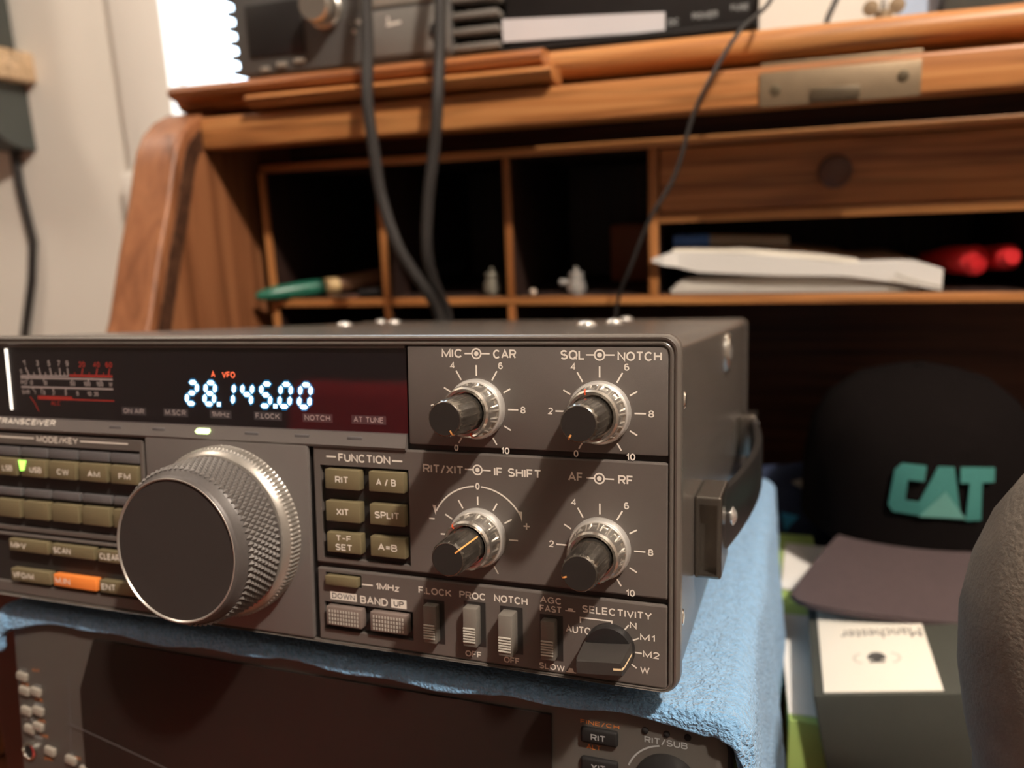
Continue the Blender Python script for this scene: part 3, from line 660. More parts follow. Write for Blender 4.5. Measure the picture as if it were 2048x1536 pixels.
label('F.LOCK', -76.5, -65.8, -75.5, 2.1); label('PROC', -63.3, -55.0, -75.4, 2.1); label('NOTCH', -52.5, -42.4, -75.3, 2.2)
label('AGC', -38.7, -32.3, -74.1, 1.9); label('FAST', -38.8, -32.4, -76.6, 1.9); label('SELECTIVITY', -26.6, -7.4, -75.4, 2.1)
lt.stroke([(-31.4, -76.5), (-28.5, -76.5)], 0.3, Y0); lt.poly([(-30.8, -76.4), (-29.1, -76.4), (-29.3, -75.7), (-30.5, -75.7)], Y0)
lt.stroke([(-27.1, -79.5), (-27.1, -78.0), (-18.3, -78.0), (-18.3, -79.7)], 0.4, Y0)
label('AUTO', -31.3, -24.1, -81.6, 2.1); label('N', -13.4, -11.5, -78.4, 1.9); label('M1', -10.6, -6.6, -81.4, 1.9); label('M2', -9.8, -5.4, -86.0, 1.9); label('W', -10.6, -8.0, -90.5, 2.0)
label('SLOW', -39.2, -31.7, -93.3, 1.8); lt.stroke([(-31.3, -94.1), (-28.4, -94.1)], 0.3, Y0); lt.poly([(-30.8, -94.0), (-29.0, -94.0), (-29.4, -92.9), (-30.4, -92.9)], Y0)
label('OFF', -61.8, -56.7, -92.9, 1.8); label('OFF', -49.8, -45.0, -93.1, 1.8)
SL = (-18.8, -85.5)
for a in (54, 25, -3, -33): tick(SL, a, 6.9, 8.7, 0.42)
lmk = MB(); lmk.stroke([(-266, -36.4), (-227.6, -36.4)], 0.5, Y0); lmk.text('MODE/KEY', -226.3, -206.8, -36.6, 2.2, Y0); lmk.stroke([(-205.8, -36.6), (-184.4, -36.6)], 0.5, Y0)
printed(rd, 'panel_lettering', lt, 'print', fp)
printed(rd, 'mode_lettering', lmk, 'print', fp)
# reversed-out DOWN and UP tags
tg = MB(); tg.poly([(-106.9, -81.7), (-97.6, -81.7), (-97.6, -79.2), (-106.9, -79.2)], Y0); tg.poly([(-85.8, -82.0), (-80.6, -82.0), (-80.6, -79.3), (-85.8, -79.3)], Y0)
printed(rd, 'band_tags', tg, 'print', fp)
tg = MB(); tg.text('DOWN', -106.3, -98.2, -80.45, 1.7, Y0-0.04, 0.012); tg.text('UP', -84.9, -81.5, -80.65, 1.8, Y0-0.04, 0.012)
printed(rd, 'tag_lettering', tg, 'panel', fp)
lh = MB(); M3 = Matrix.Translation((0, 0.02, -30.6)) @ Matrix.Rotation(-math.atan2(1.4, 4.0), 4, 'X')
lh.text('HF TRANSCEIVER', -252.0, -216.8, 0, 2.1, -0.06, 0.012); lh.xf(M3)
printed(rd, 'ledge_lettering', lh, 'print', fp)

# display
dw = part(rd, 'display_backing', MB().box(-267, -79, 1.2, 1.7, -29, -4.0), 'disp', fp)
part(rd, 'display_pane', MB().box(-267, -78.7, 0.25, 0.75, -29.0, -4.0), 'pane', fp, label='smoked glossy display pane')
seg7 = dict(a=((0.12, 1), (0.88, 1)), b=((1, 0.93), (1, 0.56)), c=((1, 0.44), (1, 0.07)), d=((0.12, 0), (0.88, 0)), e=((0, 0.07), (0, 0.44)), f=((0, 0.56), (0, 0.93)), g=((0.15, 0.5), (0.85, 0.5)))
digs = {'2': 'abged', '8': 'abcdefg', '1': 'bc', '4': 'fgbc', '5': 'afgcd', '0': 'abcdef'}
def segs(w, y, grow):
    mb = MB()
    for d, x in zip('2814500', (-159.8, -152.6, -145.2, -138.2, -131.0, -123.8, -116.6)):
        for s_ in digs[d]:
            (u0, v0), (u1, v1) = seg7[s_]
            def P(u, v): return Vector((x+u*3.7+v*1.15, -22.2+v*6.9))
            a, b = P(u0, v0), P(u1, v1); dv = (b-a).normalized(); nn = Vector((-dv.y, dv.x)); w2 = w/2
            a2, b2 = a-dv*grow, b+dv*grow
            mb.poly([tuple(a2), tuple(a2+dv*w2+nn*w2), tuple(b2-dv*w2+nn*w2), tuple(b2), tuple(b2-dv*w2-nn*w2), tuple(a2+dv*w2-nn*w2)], y)
    for x in (-146.9, -125.3):
        mb.poly([(x-0.6-grow/2, -22.8-grow/2), (x+0.7+grow/2, -22.8-grow/2), (x+0.8+grow/2, -21.6+grow/2), (x-0.5-grow/2, -21.6+grow/2)], y)
    return mb
ed = printed(rd, 'digit_halo', segs(2.5, 1.12, 0.65), 'vfdhalo', dw)  # wider blue shapes imitate the light halo round the digits
printed(rd, 'frequency_digits', segs(1.42, 1.05, 0.1), 'vfd', dw, label='lit digits 28.145.00')
ar = MB(); ar.text('A', -149.3, -147.7, -12.5, 2.0, 1.05, 0.01); ar.text('VFO', -145.0, -139.9, -12.6, 2.0, 1.05, 0.01)
printed(rd, 'vfo_indicator', ar, 'vfdred', dw, label='red lit letters A VFO')
li = MB(); lb = MB()
for t, x0, x1 in (('ON AIR', -186.6, -177.7), ('M.SCR', -168.8, -160.2), ('1MHz', -149.8, -142.8), ('F.LOCK', -132.7, -123.7), ('NOTCH', -114.6, -105.4), ('AT TUNE', -97.3, -87.1)):
    li.text(t, x0, x1, -25.4, 1.75, 1.0, 0.004); lb.poly([(x0-0.8, -26.8), (x1+0.8, -26.8), (x1+0.8, -24.1), (x0-0.8, -24.1)], 1.1)
printed(rd, 'indicator_fields', lb, mat and 'keygrey', dw); printed(rd, 'indicator_lettering', li, 'print', dw)
# S-meter scale
ms, mr = MB(), MB(); YM = 1.05
ms.stroke([(-233.4, -14.2), (-210.4, -14.0)], 0.5, YM); ms.stroke([(-233.4, -14.9), (-190.6, -14.9)], 0.6, YM); ms.stroke([(-233.4, -18.2), (-190.6, -18.2)], 0.6, YM)
mr.stroke([(-210.0, -13.8), (-190.6, -13.8)], 0.8, YM); mr.poly([(-225.7, -22.5), (-209.4, -22.5), (-209.0, -22.2), (-209.6, -21.2), (-225.7, -21.2)], YM); mr.stroke([(-209.6, -22.2), (-190.5, -22.2)], 0.5, YM)
for t, x in (('1', -231.3), ('3', -224.8), ('5', -219.3), ('7', -214.7), ('9', -210.8)): ms.text(t, x-0.7, x+0.7, -9.6, 2.0, YM, 0.01)
ms.text('S', -233.5, -232.4, -12.6, 1.6, YM, 0.01)
for x0, x1 in ((-230.6, -229.2), (-224.2, -223.6), (-219.0, -218.4), (-214.4, -214.2), (-210.7, -210.6)): ms.stroke([(x0, -11.2), (x1, -14.0)], 0.55, YM)
for x in (-226.8, -221.3, -216.5, -212.4): ms.stroke([(x, -12.8), (x+0.2, -14)], 0.4, YM)
for t, x in (('20', -204.0), ('40', -197.4), ('60', -191.9)): mr.text(t, x-1.5, x+1.5, -9.9, 1.9, YM, 0.012); mr.stroke([(x+0.3, -11.2), (x-0.4, -13.6)], 0.55, YM)
for x in (-207.4, -200.8, -194.4): mr.stroke([(x, -12.6), (x-0.2, -13.6)], 0.4, YM)
for t, x, w in (('PO', -231.9, 3.0), ('0', -228.2, 1.2), ('10', -221.6, 1.8), ('50', -208.8, 2.4), ('100', -202.2, 3.2), ('150', -196.4, 3.2), ('W', -191.6, 1.6)):
    ms.text(t, x-w/2, x+w/2, -16.6, 1.6, YM, 0.008)
for x in (-230, -222.2, -208.8, -201.4, -195.8): ms.stroke([(x, -15.0), (x-0.2, -15.9)], 0.45, YM)
for t, x, w in (('SWR', -231.3, 3.8), ('1', -227.0, 0.8), ('1.5', -223.0, 2.4), ('2', -218.0, 1.2), ('3', -212.4, 1.2), ('5', -206.8, 1.2), ('10', -201.4, 2.0), ('20', -198.3, 2.0)):
    ms.text(t, x-w/2, x+w/2, -20.0, 1.5, YM, 0.008)
for x in (-228.0, -223.8, -218.4, -212.4): ms.stroke([(x, -18.3), (x+0.5, -19.2)], 0.45, YM)
mr.text('ALC', -219.6, -215.0, -23.7, 1.5, YM, 0.012); mr.stroke([(-229.4, -21.6), (-227.5, -23.5), (-225.6, -26.8)], 0.4, YM)
printed(rd, 'meter_scale', ms, 'print', dw); printed(rd, 'meter_scale_red', mr, 'printred', dw, label='red meter scale')
sb = MB(); sb.prism([(-240.2, -4.6), (-239.0, -4.6), (-238.4, -26.6), (-239.3, -26.6)], 0.95, 1.2)
part(rd, 'meter_lamp', sb, 'strip', dw, label='white glowing strip')
# indicators on the ledge
for x in (-189.4, -170.8, -133.6, -115.0, -96.4):
    part(rd, 'indicator_slot', MB().box(x-2.6, x+2.6, -0.55, 0.6, -31.5, -30.5, 0.15).xf(Matrix.Translation((0, 0.25, 0))), 'keygrey', ledge)
lm = MB(); lm.prism([(-155.4, -31.0), (-154.4, -30.0), (-150.2, -30.0), (-149.7, -30.5), (-149.7, -31.2), (-150.3, -31.8), (-154.7, -31.8)], -0.75, 0.6)
part(rd, 'indicator_lamp', lm, 'led', ledge, label='lit pale green indicator')

# keys
def key(name, x0, x1, z0, z1, m='key', h=1.6, legend=None, lx=None, lh_=1.9, y=0.0, bev=0.35, lm_='print', b=0.01):
    k = part(rd, name, MB().box(x0, x1, y-h, y+1.4, z0, z1, bev, 2), m, fp)
    if legend:
        mb = MB()
        for (t, a, b_, zc, hh) in legend: mb.text(t, a, b_, zc, hh, y-h-0.05, b)
        k2 = printed(rd, 'key_legend', mb, lm_, k)
    return k
# (text boxes in panel mm)
FK = [(('RIT',), -106.4, -94.5, -46.6, -40.5), (('A / B',), -91.3, -79.6, -46.5, -40.4), (('XIT',), -106.5, -94.6, -56.6, -50.3), (('SPLIT',), -91.3, -79.6, -56.5, -50.2),
      (('T-F', 'SET'), -106.5, -94.6, -66.2, -60.0), (('A=B',), -91.4, -79.7, -66.2, -60.0)]
LW = {'RIT': 4.6, 'A / B': 6.6, 'XIT': 4.4, 'SPLIT': 8.3, 'T-F': 5.4, 'SET': 5.9, 'A=B': 6.4}
for txt, x0, x1, z0, z1 in FK:
    xc, zc = (x0+x1)/2, (z0+z1)/2
    if len(txt) == 1: lg = [(txt[0], xc-LW[txt[0]]/2, xc+LW[txt[0]]/2, zc, 2.1)]
    else: lg = [(txt[0], xc-LW[txt[0]]/2, xc+LW[txt[0]]/2, zc+1.5, 1.8), (txt[1], xc-LW[txt[1]]/2, xc+LW[txt[1]]/2, zc-1.3, 2.0)]
    key('function_key', x0, x1, z0, z1, legend=lg)
key('megahertz_key', -107.7, -96.4, -76.8, -73.8)
for x0, x1 in ((-107.6, -95.2), (-92.2, -79.8)):
    k = key('band_key', x0, x1, -89.4, -83.4, 'bandkey', 1.8)
    mb = MB()
    for i in range(11):
        for j in range(4):
            x = x0+1.3+i*(x1-x0-2.6)/10; z = -88.4+j*1.22
            mb.box(x-0.22, x+0.22, -2.0, -1.75, z-0.4, z+0.4)
    part(rd, 'grip_dots', mb, 'grip', k)
MK = [('LSB', -247.6, -235.9), ('USB', -233.8, -222.0), ('CW', -220.2, -207.8), ('AM', -206.0, -193.6), ('FM', -191.9, -180.2)]
for t, x0, x1 in MK:
    w = {'LSB': 5.0, 'USB': 5.8, 'CW': 5.6, 'AM': 5.6, 'FM': 5.2}[t]; xc = x0+(x1-x0)*(0.62 if t in ('LSB', 'USB') else 0.54)
    key('mode_key', x0, x1, -50.3, -44.0, legend=[(t, xc-w/2, xc+w/2, -47.6, 2.1)], h=1.2, b=0.008)
    key('legend_strip', x0-0.6, x1+0.2, -43.2, -40.0, 'keygrey', h=0.1, bev=0.15)
    key('preset_key', x0+0.1, x1+0.1, -65.8, -59.3, h=1.2)
    key('legend_strip', x0-0.4, x1+0.1, -57.9, -55.2, 'keygrey', h=0.1, bev=0.15)
wg = MB(); wg.prism([(-234.2, -44.4), (-230.7, -44.4), (-232.0, -48.0), (-233.6, -48.2)], -1.5, -1.1)
part(rd, 'mode_lamp', wg, 'ledg', fp, label='lit green wedge on the USB key')
for t, x0, x1, z0, z1, m in (('M\u25b8V', -242.3, -223.3, -78.3, -73.8, 'key'), ('SCAN', -221.5, -201.5, -78.3, -74.0, 'key'), ('CLEAR', -199.9, -182.0, -78.5, -74.2, 'key'),
                        ('VFO/M', -242.4, -223.2, -89.6, -84.9, 'key'), ('M.IN', -221.5, -201.5, -89.5, -85.0, 'keyorange'), ('ENT', -199.9, -182.0, -89.5, -85.0, 'key')):
    t2 = 'M>V' if t.startswith('M\u25b8') else t
    w = {'M>V': 7.6, 'SCAN': 8.2, 'CLEAR': 9.0, 'VFO/M': 10.4, 'M.IN': 7.0, 'ENT': 6.4}[t2]
    key('memory_key', x0, x1, z0, z1, m, legend=[(t2, x0+0.9, x0+0.9+w, (z0+z1)/2, 2.2)], h=1.2, b=0.008)

# slide switches
for x0, x1, z1, z0, h in ((-74.0, -69.8, -79.0, -90.4, 2.6), (-61.1, -56.8, -78.0, -89.5, 3.2), (-49.8, -45.5, -78.2, -90.2, 4.6), (-37.9, -33.7, -79.2, -90.4, 2.8)):
    well_ = part(rd, 'switch_slot', MB().box(x0-0.9, x1+1.6, -0.08, 0.6, z0-0.8, z1+0.9), 'well', fp)
    s_ = part(rd, 'slide_switch', MB().box(x0, x1, -h, 0.5, z0, z1, 0.4, 2), 'lever', fp)
    g = MB(); zm = z0+1.3; n = 6; step = 0.78
    for k in range(n): g.box(x0+0.15, x1-0.45, -h-0.35, -h+0.2, zm+k*step, zm+k*step+0.5, 0.1, 1)
    part(rd, 'switch_grip', g, 'grip', s_)
# concentric control knobs
def knob(c, ringang, capang, D=22.0, longline=False):
    ff = MB().lathe([(8.5, 0), (8.5, 1.4), (8.1, 2.3), (7.6, 2.6)], (c[0], 0, c[1]), 64)
    root = part(rd, 'control_knob', ff, 'flange', fp)
    def wob(k, i): return (1.0 if (i % 10) < 5 else 0.945) if k in (2, 3) else 1.0
    ring = MB().lathe([(7.75, 2.3), (7.62, 3.2), (7.6, 3.35), (7.18, 7.5), (7.16, 7.65), (6.95, 8.8), (6.45, 9.5), (5.75, 9.3), (5.7, 6)], (c[0], 0, c[1]), 140, wob=wob)
    part(rd, 'outer_ring', ring, 'chrome', root, smooth=20)
    capm = MB().lathe([(5.3, 6), (5.2, 9.5), (4.85, D-0.8), (4.5, D-0.15), (4.3, D)], (c[0], 0, c[1]), 90, wob=lambda k, i: (1.0 if (i % 5) < 3 else 0.975) if 1 <= k <= 2 else 1.0)
    part(rd, 'knob_cap', capm, 'cap', root, smooth=24)
    part(rd, 'knob_face', MB().lathe([(4.25, D-0.05), (4.25, D+0.06), (0.3, D+0.06)], (c[0], 0, c[1]), 48), 'capface', root)
    def mark(ang, rr):
        a = R(ang); ca, sa = math.cos(a), math.sin(a); mb = MB(); n = Vector((-sa, ca))*0.22
        for (r0, h0), (r1, h1) in zip(rr, rr[1:]):
            q = [(r0, h0, 1), (r1, h1, 1), (r1, h1, -1), (r0, h0, -1)]
            mb.bm.faces.new([mb.bm.verts.new((c[0]+r*ca+s*n.x, -h, c[1]+r*sa+s*n.y)) for r, h, s in q])
        return mb
    part(rd, 'ring_pointer', mark(ringang, [(7.25, 7.6), (7.05, 8.8), (6.5, 9.6), (5.8, 9.45)]), mat('pointer_red', (0.75, 0.10, 0.03), 0.5, var=(90, 0.05)), root)
    part(rd, 'cap_pointer', mark(capang, [(5.25, 10.2), (4.92, D-0.8), (4.55, D-0.1), (4.1, D+0.1), (2.9, D+0.1)] if longline else [(4.95, D-1.2), (4.92, D-0.8), (4.55, D-0.1), (4.1, D+0.1), (3.3, D+0.1)]), mat('pointer_orange', (0.85, 0.40, 0.12), 0.5, var=(90, 0.05)), root)
knob(K['mic'], -72, -62); knob(K['sql'], 105, 236); knob(K['rit'], 126, 40, 21.5, True); knob(K['af'], -75, 198)
# selectivity knob: disc with a bar handle
root = part(rd, 'selectivity_knob', MB().lathe([(6.9, 0), (6.9, 1.6), (6.4, 2.6), (0.5, 3.0)], (SL[0], 0, SL[1]), 48), 'black', fp)
bar = MB(); mxb = Matrix.Translation((SL[0], 0, SL[1])) @ Matrix.Rotation(-R(5), 4, 'Y')
prf = [(-6.4, -1.9), (6.4, -1.9), (6.6, -1.2), (6.6, 1.2), (6.4, 1.9), (-6.4, 1.9), (-6.6, 1.2), (-6.6, -1.2)]
bar.rings([[(x*sx, -h, z*sz) for x, z in prf] for h, sx, sz in ((2.0, 1.0, 1.25), (4, 1.0, 1.2), (12.0, 0.95, 1.05), (13.2, 0.9, 0.85))]); bar.xf(mxb)
part(rd, 'bar_handle', bar, mat('knob_charcoal', (0.038, 0.034, 0.031), 0.4, var=(90, 0.08)), root)
wl = MB(); wl.bm.faces.new([wl.bm.verts.new(p) for p in ((6.72, -3.4, 0.3), (6.4, -11.9, 0.3), (6.4, -11.9, -0.3), (6.72, -3.4, -0.3))])
wl.bm.faces.new([wl.bm.verts.new(p) for p in ((6.35, -12.1, 0.3), (6.0, -13.3, 0.3), (6.0, -13.3, -0.3), (6.35, -12.1, -0.3))])
wl.bm.faces.new([wl.bm.verts.new(p) for p in ((5.9, -13.3, 0.3), (3.8, -13.3, 0.3), (3.8, -13.3, -0.3), (5.9, -13.3, -0.3))]); wl.xf(mxb)
part(rd, 'bar_pointer', wl, mat('pointer_cream', (0.85, 0.66, 0.40), 0.5, var=(90, 0.05)), root)
# tuning knob
TC = (-143.7, -0.9, -62.6)
def teeth(k, i): return 0.982 if (i % 4 in (2, 3) and k in (1, 2)) else 1.0
tk = part(rd, 'tuning_knob', MB().lathe([(27.6, 0.2), (27.6, 0.8), (27.5, 3.8), (26.9, 4.4), (26.4, 5.4), (25.4, 6.2), (24.7, 6.3)], TC, 480, wob=teeth), 'dialring', fp, smooth=25, label='tuning knob with silver notched skirt')
part(rd, 'dial_body', MB().lathe([(24.6, 5.8), (24.7, 7), (23.8, 19.4), (23.5, 19.8), (23.1, 20.2), (22.6, 22.8), (22.2, 23.4), (21.75, 23.8), (21.3, 23.7), (20.95, 23.3)], TC, 128), 'dial', tk)
part(rd, 'dial_rim', MB().lathe([(0.4, 23.1), (22.05, 23.3), (21.72, 23.9), (21.4, 23.9), (20.95, 23.3), (0.4, 23.2)], TC, 128), 'dialring', tk, label='thin bright rim')
part(rd, 'dial_face', MB().lathe([(21.1, 23.2), (21.1, 23.45), (0.4, 23.45)], TC, 96), 'dialface', tk)
# knurled grip: rows of little pyramids
kn = MB(); NA, NR = 78, 8
for j in range(NR):
    for i in range(NA):
        a = (i+0.5*(j % 2))*2*math.pi/NA; da = math.pi/NA*0.96
        h0 = 7.3+j*1.55; h1 = h0+1.5
        def pt(an, h, lift): r = 24.7-(h-7)*0.071+lift; return kn.bm.verts.new((TC[0]+r*math.cos(an), TC[1]-h, TC[2]+r*math.sin(an)))
        q = [pt(a-da, (h0+h1)/2, 0.03), pt(a, h0-0.7, 0.03), pt(a+da, (h0+h1)/2, 0.03), pt(a, h1+0.7, 0.03)]; ap = pt(a, (h0+h1)/2, 0.95)
        for m_ in range(4): kn.bm.faces.new((q[m_], q[(m_+1) % 4], ap))
part(rd, 'knurled_grip', kn, 'rubber', tk, smooth=5)

# case fittings
def dome(x, y, z=-0.6, r=4.4): return MB().lathe([(r, 0), (r, 0.7), (r*0.86, 1.7), (r*0.5, 2.4), (0.3, 2.7)], (x, y, z), 24, 'z')
for x, y in ((-205, 172), (-214, 246), (-247, 288), (-57, 125), (-57, 180), (-73, 288)): part(rd, 'cover_screw', dome(x, y), 'chrome2', case)
for y, z, r in ((9.2, -18.1, 2.4), (7.0, -77.3, 2.4), (150, -13.0, 5.2)):
    part(rd, 'side_screw', MB().lathe([(r, -0.9), (r, -0.4), (r*0.8, 0.1 if r < 3 else 1.0), (r*0.35, 0.25 if r < 3 else 1.6), (0.2, 0.3 if r < 3 else 1.7)], (0, y, z), 24, 'x'), 'chrome2' if r > 3 else 'chrome', case)
part(rd, 'side_washer', MB().lathe([(8.5, -0.9), (8.5, 0.2), (7.6, 1.0), (5, 1.0)], (0, 150, -13), 32, 'x'), 'chrome', case)
# carrying handle: two end brackets with a bowed strap
hn = MB()
for y0, y1 in ((34, 62), (232, 260)): pass
bk1 = MB().box(-0.8, 7.4, 36, 62, -76, -50.5, 0.9, 3); bh = part(rd, 'handle_bracket', bk1, 'cap', case); cut(bh, [(0.8, 6.0, 33, 40, -74.6, -53)], rd.base)
bk2 = MB().box(-0.8, 8.5, 226, 252, -72, -50.5, 0.9, 3); part(rd, 'handle_bracket', bk2, 'cap', case)
for y, z in ((222, -55), (60, -62)): part(rd, 'bracket_screw', MB().lathe([(3.2, 8), (3.2, 9), (1.6, 10.2), (0.3, 10.4)], (0, y, z), 18, 'x'), 'chrome2', case)
strap = MB(); rr = []
for i in range(17):
    t = i/16; y = 44+t*200; x = 4.2+8.8*math.sin(math.pi*t)**0.8
    rr.append([(x+dx, y, -62+dz) for dx, dz in ((-1.6, -9.5), (1.0, -10), (1.8, -8.5), (1.8, 8.5), (1.0, 10), (-1.6, 9.5))])
strap.rings(rr); part(rd, 'handle_strap', strap, 'black', case)
ar_ = MB(); ar_.prism([(36, -50.5), (62, -50.5), (226, -50.5), (252, -50.5), (226, -44), (130, -40), (62, -46)], -0.9, -0.2, 'yz')
# feet
for x in (-240, -30):
    for y in (22, 270): part(rd, 'foot', MB().lathe([(8, 0), (8.4, 1), (8.4, 7.4)], (x, y, -103), 24, 'z'), 'blackmatte')

# ------------------------------------------------------------------ lower radio
lo = Frame('lower_transceiver', 'black radio with large dark display under the blue towel', 'radio', RAD, (-125, 160, -206))
LX0, LX1, LZ0, LZ1, LY = -258, 13, -202, -106.5, 8
part(lo, 'case', MB().rings([rrect(LX0+3, LX1-3, LZ0+2, LZ1, 4, y) for y in (14, 320)]), 'black')
f2 = MB(); f2.rings([rrect(LX0+o_, LX1-o_, LZ0+o_, LZ1-o_*0.3, 9-o_, y) for o_, y in ((0, 16), (0, 12), (1.2, 9), (3, LY))])
lf = part(lo, 'front_panel', f2, mat('lower_panel', (0.085, 0.078, 0.070), 0.42, var=(30, 0.06), bump=(2500, 0.1, 0.0002)))
dsp = MB(); dsp.prism([(-222, -168), (-222, -132), (-214, -112), (-38, -111.5), (-38, -170)], LY-1.0, LY+1)
part(lo, 'display_screen', dsp, mat('screen_black', (0.016, 0.012, 0.010), 0.35, spec=0.25, var=(20, 0.1)), lf, label='large glossy black screen')
fl = MB(); fl.stroke([(-228.5, -128), (-229, -146.5), (-230.6, -168)], 0.5, LY-0.1); fl.stroke([(-229, -146.5), (-191, -154), (-150, -163)], 0.5, LY-1.1)
printed(lo, 'panel_lines', fl, 'keygrey', lf)
def at8(px, py):    # small keys of the blurred lower-left panel, mm on the panel
    return px, py
LK = [(-252.0, -131.8), (-245.4, -137.0), (-251.2, -137.5), (-244.8, -144.6), (-251.0, -145.6), (-245.4, -151.0), (-250.0, -152.8), (-240.0, -160.0), (-229.5, -161.6), (-222.6, -164.6), (-215.2, -167.4), (-208.0, -170.0)]
for i, (x, z) in enumerate(LK):
    part(lo, 'small_key', MB().box(-2.6, 2.6, LY-1.4, LY+0.5, -1.6, 1.6, 0.5).xf(Matrix.Translation((x, 0, z)) @ Matrix.Rotation(R(8), 4, 'Y')), 'greybody', lf)
lt2 = MB(); lt3 = MB()
for t, x, z, w in (('ATT', -252, -129.4, 4), ('VOX', -244.8, -134.7, 4), ('PROC', -244.8, -142.3, 5), ('SEND', -250.8, -148.9, 5), ('PHONES', -247.5, -155.6, 6.5), ('1', -229.5, -159.6, 0.8), ('2', -222.4, -162.4, 1.1), ('3', -215.0, -165.5, 1.1)):
    lt2.text(t, x-w/2, x+w/2, z, 1.3, LY-0.1, 0.01)
for t, x, z, w in (('PRE', -251.4, -135.2, 4), ('ANT', -245.2, -134.0+5.4, 4), ('LEVEL', -244.6, -140.2, 4.4), ('LEVEL', -243.8, -148.6, 4), ('TUNE', -243.4, -154.6, 4.6), ('LEVEL', -241.8, -163.6, 4.4), ('REC', -226.4, -160.6, 3.2), ('REC', -219.0, -163.6, 3.2)):
    lt3.text(t, x-w/2, x+w/2, z, 1.2, LY-0.1, 0.01)
# right-hand keys
printed(lo, 'jack_side_lettering', lt2, 'printdim', lf); printed(lo, 'orange_side_lettering', lt3, 'orangeprint', lf)
lt2 = MB(); lt3 = MB()
for t, z in (('RIT', -115.4), ('XIT', -124.4)):
    k = part(lo, 'round_key', MB().box(-29.2, -18.2, LY-1.5, LY+0.5, z-2.7, z+2.0, 0.9, 3), 'blackmatte', lf)
    mb = MB(); mb.text(t, -26.0, -21.6, z-0.4, 1.9, LY-1.56, 0.012); printed(lo, 'key_legend', mb, 'printdim', k)
lt3.text('FINE/CH', -29.4, -18, -112.3, 1.3, LY-0.1, 0.01); lt3.text('ALT', -27.6, -23.4, -119.6, 1.5, LY-0.1, 0.01)
lt2.text('RIT/SUB', -10.8, 1.2, -114.5, 1.9, LY-0.1, 0.0)
lt2.arc((-4.6, -127.0), 11.4, 100, 160, 0.5, LY-0.1)
printed(lo, 'panel_lettering', lt2, 'printdim', lf); printed(lo, 'orange_lettering', lt3, 'orangeprint', lf)
for x in (-10.6, -4.6, 1.2): part(lo, 'indicator_lamp', MB().lathe([(0.95, 0), (0.95, 0.3), (0.4, 0.6)], (x, LY, -111.9), 16), 'blackmatte', lf)
part(lo, 'sub_knob', MB().lathe([(9.2, 0), (9.2, 2), (8.6, 4), (8.2, 13), (7.4, 14), (0.5, 14)], (-4.6, LY, -127.0), 48), 'black', lf)
part(lo, 'headphone_jack', MB().lathe([(3.4, 0), (3.4, 1.0), (2.6, 1.2), (2.3, 0.4), (2.2, -1)], (-251.2, LY, -162.0), 28), 'steel', lf)
part(lo, 'jack_hole', MB().lathe([(2.4, 0), (2.4, 0.6), (0.2, 0.6)], (-251.2, LY, -162.0), 20), 'blackmatte', lf)
for x in (-235, -10):
    for y in (40, 300):
        part(lo, 'foot', MB().lathe([(8, 0), (8, 4.2)], (x, y, -206), 20, 'z'), 'blackmatte')
part(lo, 'tilt_stand', MB().tube([(-220, 50, -202), (-222, 24, -243), (-20, 24, -246), (-22, 50, -202)], 3, 10), 'steel')

# ------------------------------------------------------------------ towel between the radios, draped over the lower one
tw = Frame('towel', 'light blue terry towel spread between the stacked radios and hanging at the right', 'towel', RAD, (-100, 160, -106))
def towel_pt(u, v, off=0.0):
    """u: mm to the right along the cloth, v: mm to the front along the cloth"""
    XR, RX, XL = 9.0, 9.0, LX0+3.0
    YFr, RF = 9.0, 3.4
    wob = 0.9*math.sin(u*0.045+1.3)+0.6*math.sin(u*0.11)
    t = max(0.0, u-XR); tl_ = max(0.0, XL-u); s = max(0.0, v)
    x = min(max(u, XL), XR); y = YFr-min(0, v) if v < 0 else YFr
    q = t if t > 0 else tl_; sg = 1 if t > 0 else -1
    r = math.hypot(q, s)
    if r < 1e-6: return Vector((x, y, -103.0+off))
    Rr = (RX*q+RF*s)/(q+s); ph = min(r/Rr, math.pi/2)
    hor = Rr*math.sin(ph); drop = Rr*(1-math.cos(ph))+max(0, r-Rr*math.pi/2)
    fold = (0.4+0.020*drop)*math.sin(y*0.055+0.6)*min(1, q/12) + (0.02*drop)*math.sin(u*0.05)*min(1, s/8)
    flare = 0.08*max(0, drop-8)*min(1, q/20)
    dx, dy = q/r, s/r
    return Vector((x+sg*dx*(hor+fold+flare), y-dy*(hor+fold*0.4), -103.0-drop+off))
us = [LX0-16+i*2.0 for i in range(int((LX1+95-LX0+16)/2.0)+1)]
vs_ = [-312+j*4.0 for j in range(int(300/4))]+[-12+j*1.5 for j in range(int(26/1.5)+1)]
rnd = random.Random(5)
grid = []
for v in vs_:
    row = []
    for u in us:
        hang = 7.5+0.8*math.sin(u*0.06)+0.7*math.sin(u*0.17+1)+(max(0, u-2)*0.10)+(max(0, -225-u)*0.16)
        vv = v if v <= 0 else v*hang/14.0
        p = towel_pt(u, vv)
        under = (-272 < p.x < 1.0 and p.y > 4)
        a = 0.25 if under else 0.55
        p += Vector((rnd.uniform(-a, a), rnd.uniform(-a, a), rnd.uniform(-a, a)*(0.6 if under else 1)))
        row.append(p)
    grid.append(row)
tb = MB(); gv = [[tb.bm.verts.new(p) for p in r] for r in grid]
for j in range(len(gv)-1):
    for i in range(len(gv[0])-1): tb.bm.faces.new((gv[j][i], gv[j][i+1], gv[j+1][i+1], gv[j+1][i]))
to = part(tw, 'cloth', tb, 'towel', smooth=180)
sd_ = to.modifiers.new('thickness', 'SOLIDIFY'); sd_.thickness = 0.003; sd_.offset = -1 
sb_ = to.modifiers.new('subdiv', 'SUBSURF'); sb_.levels = 1; sb_.render_levels = 1

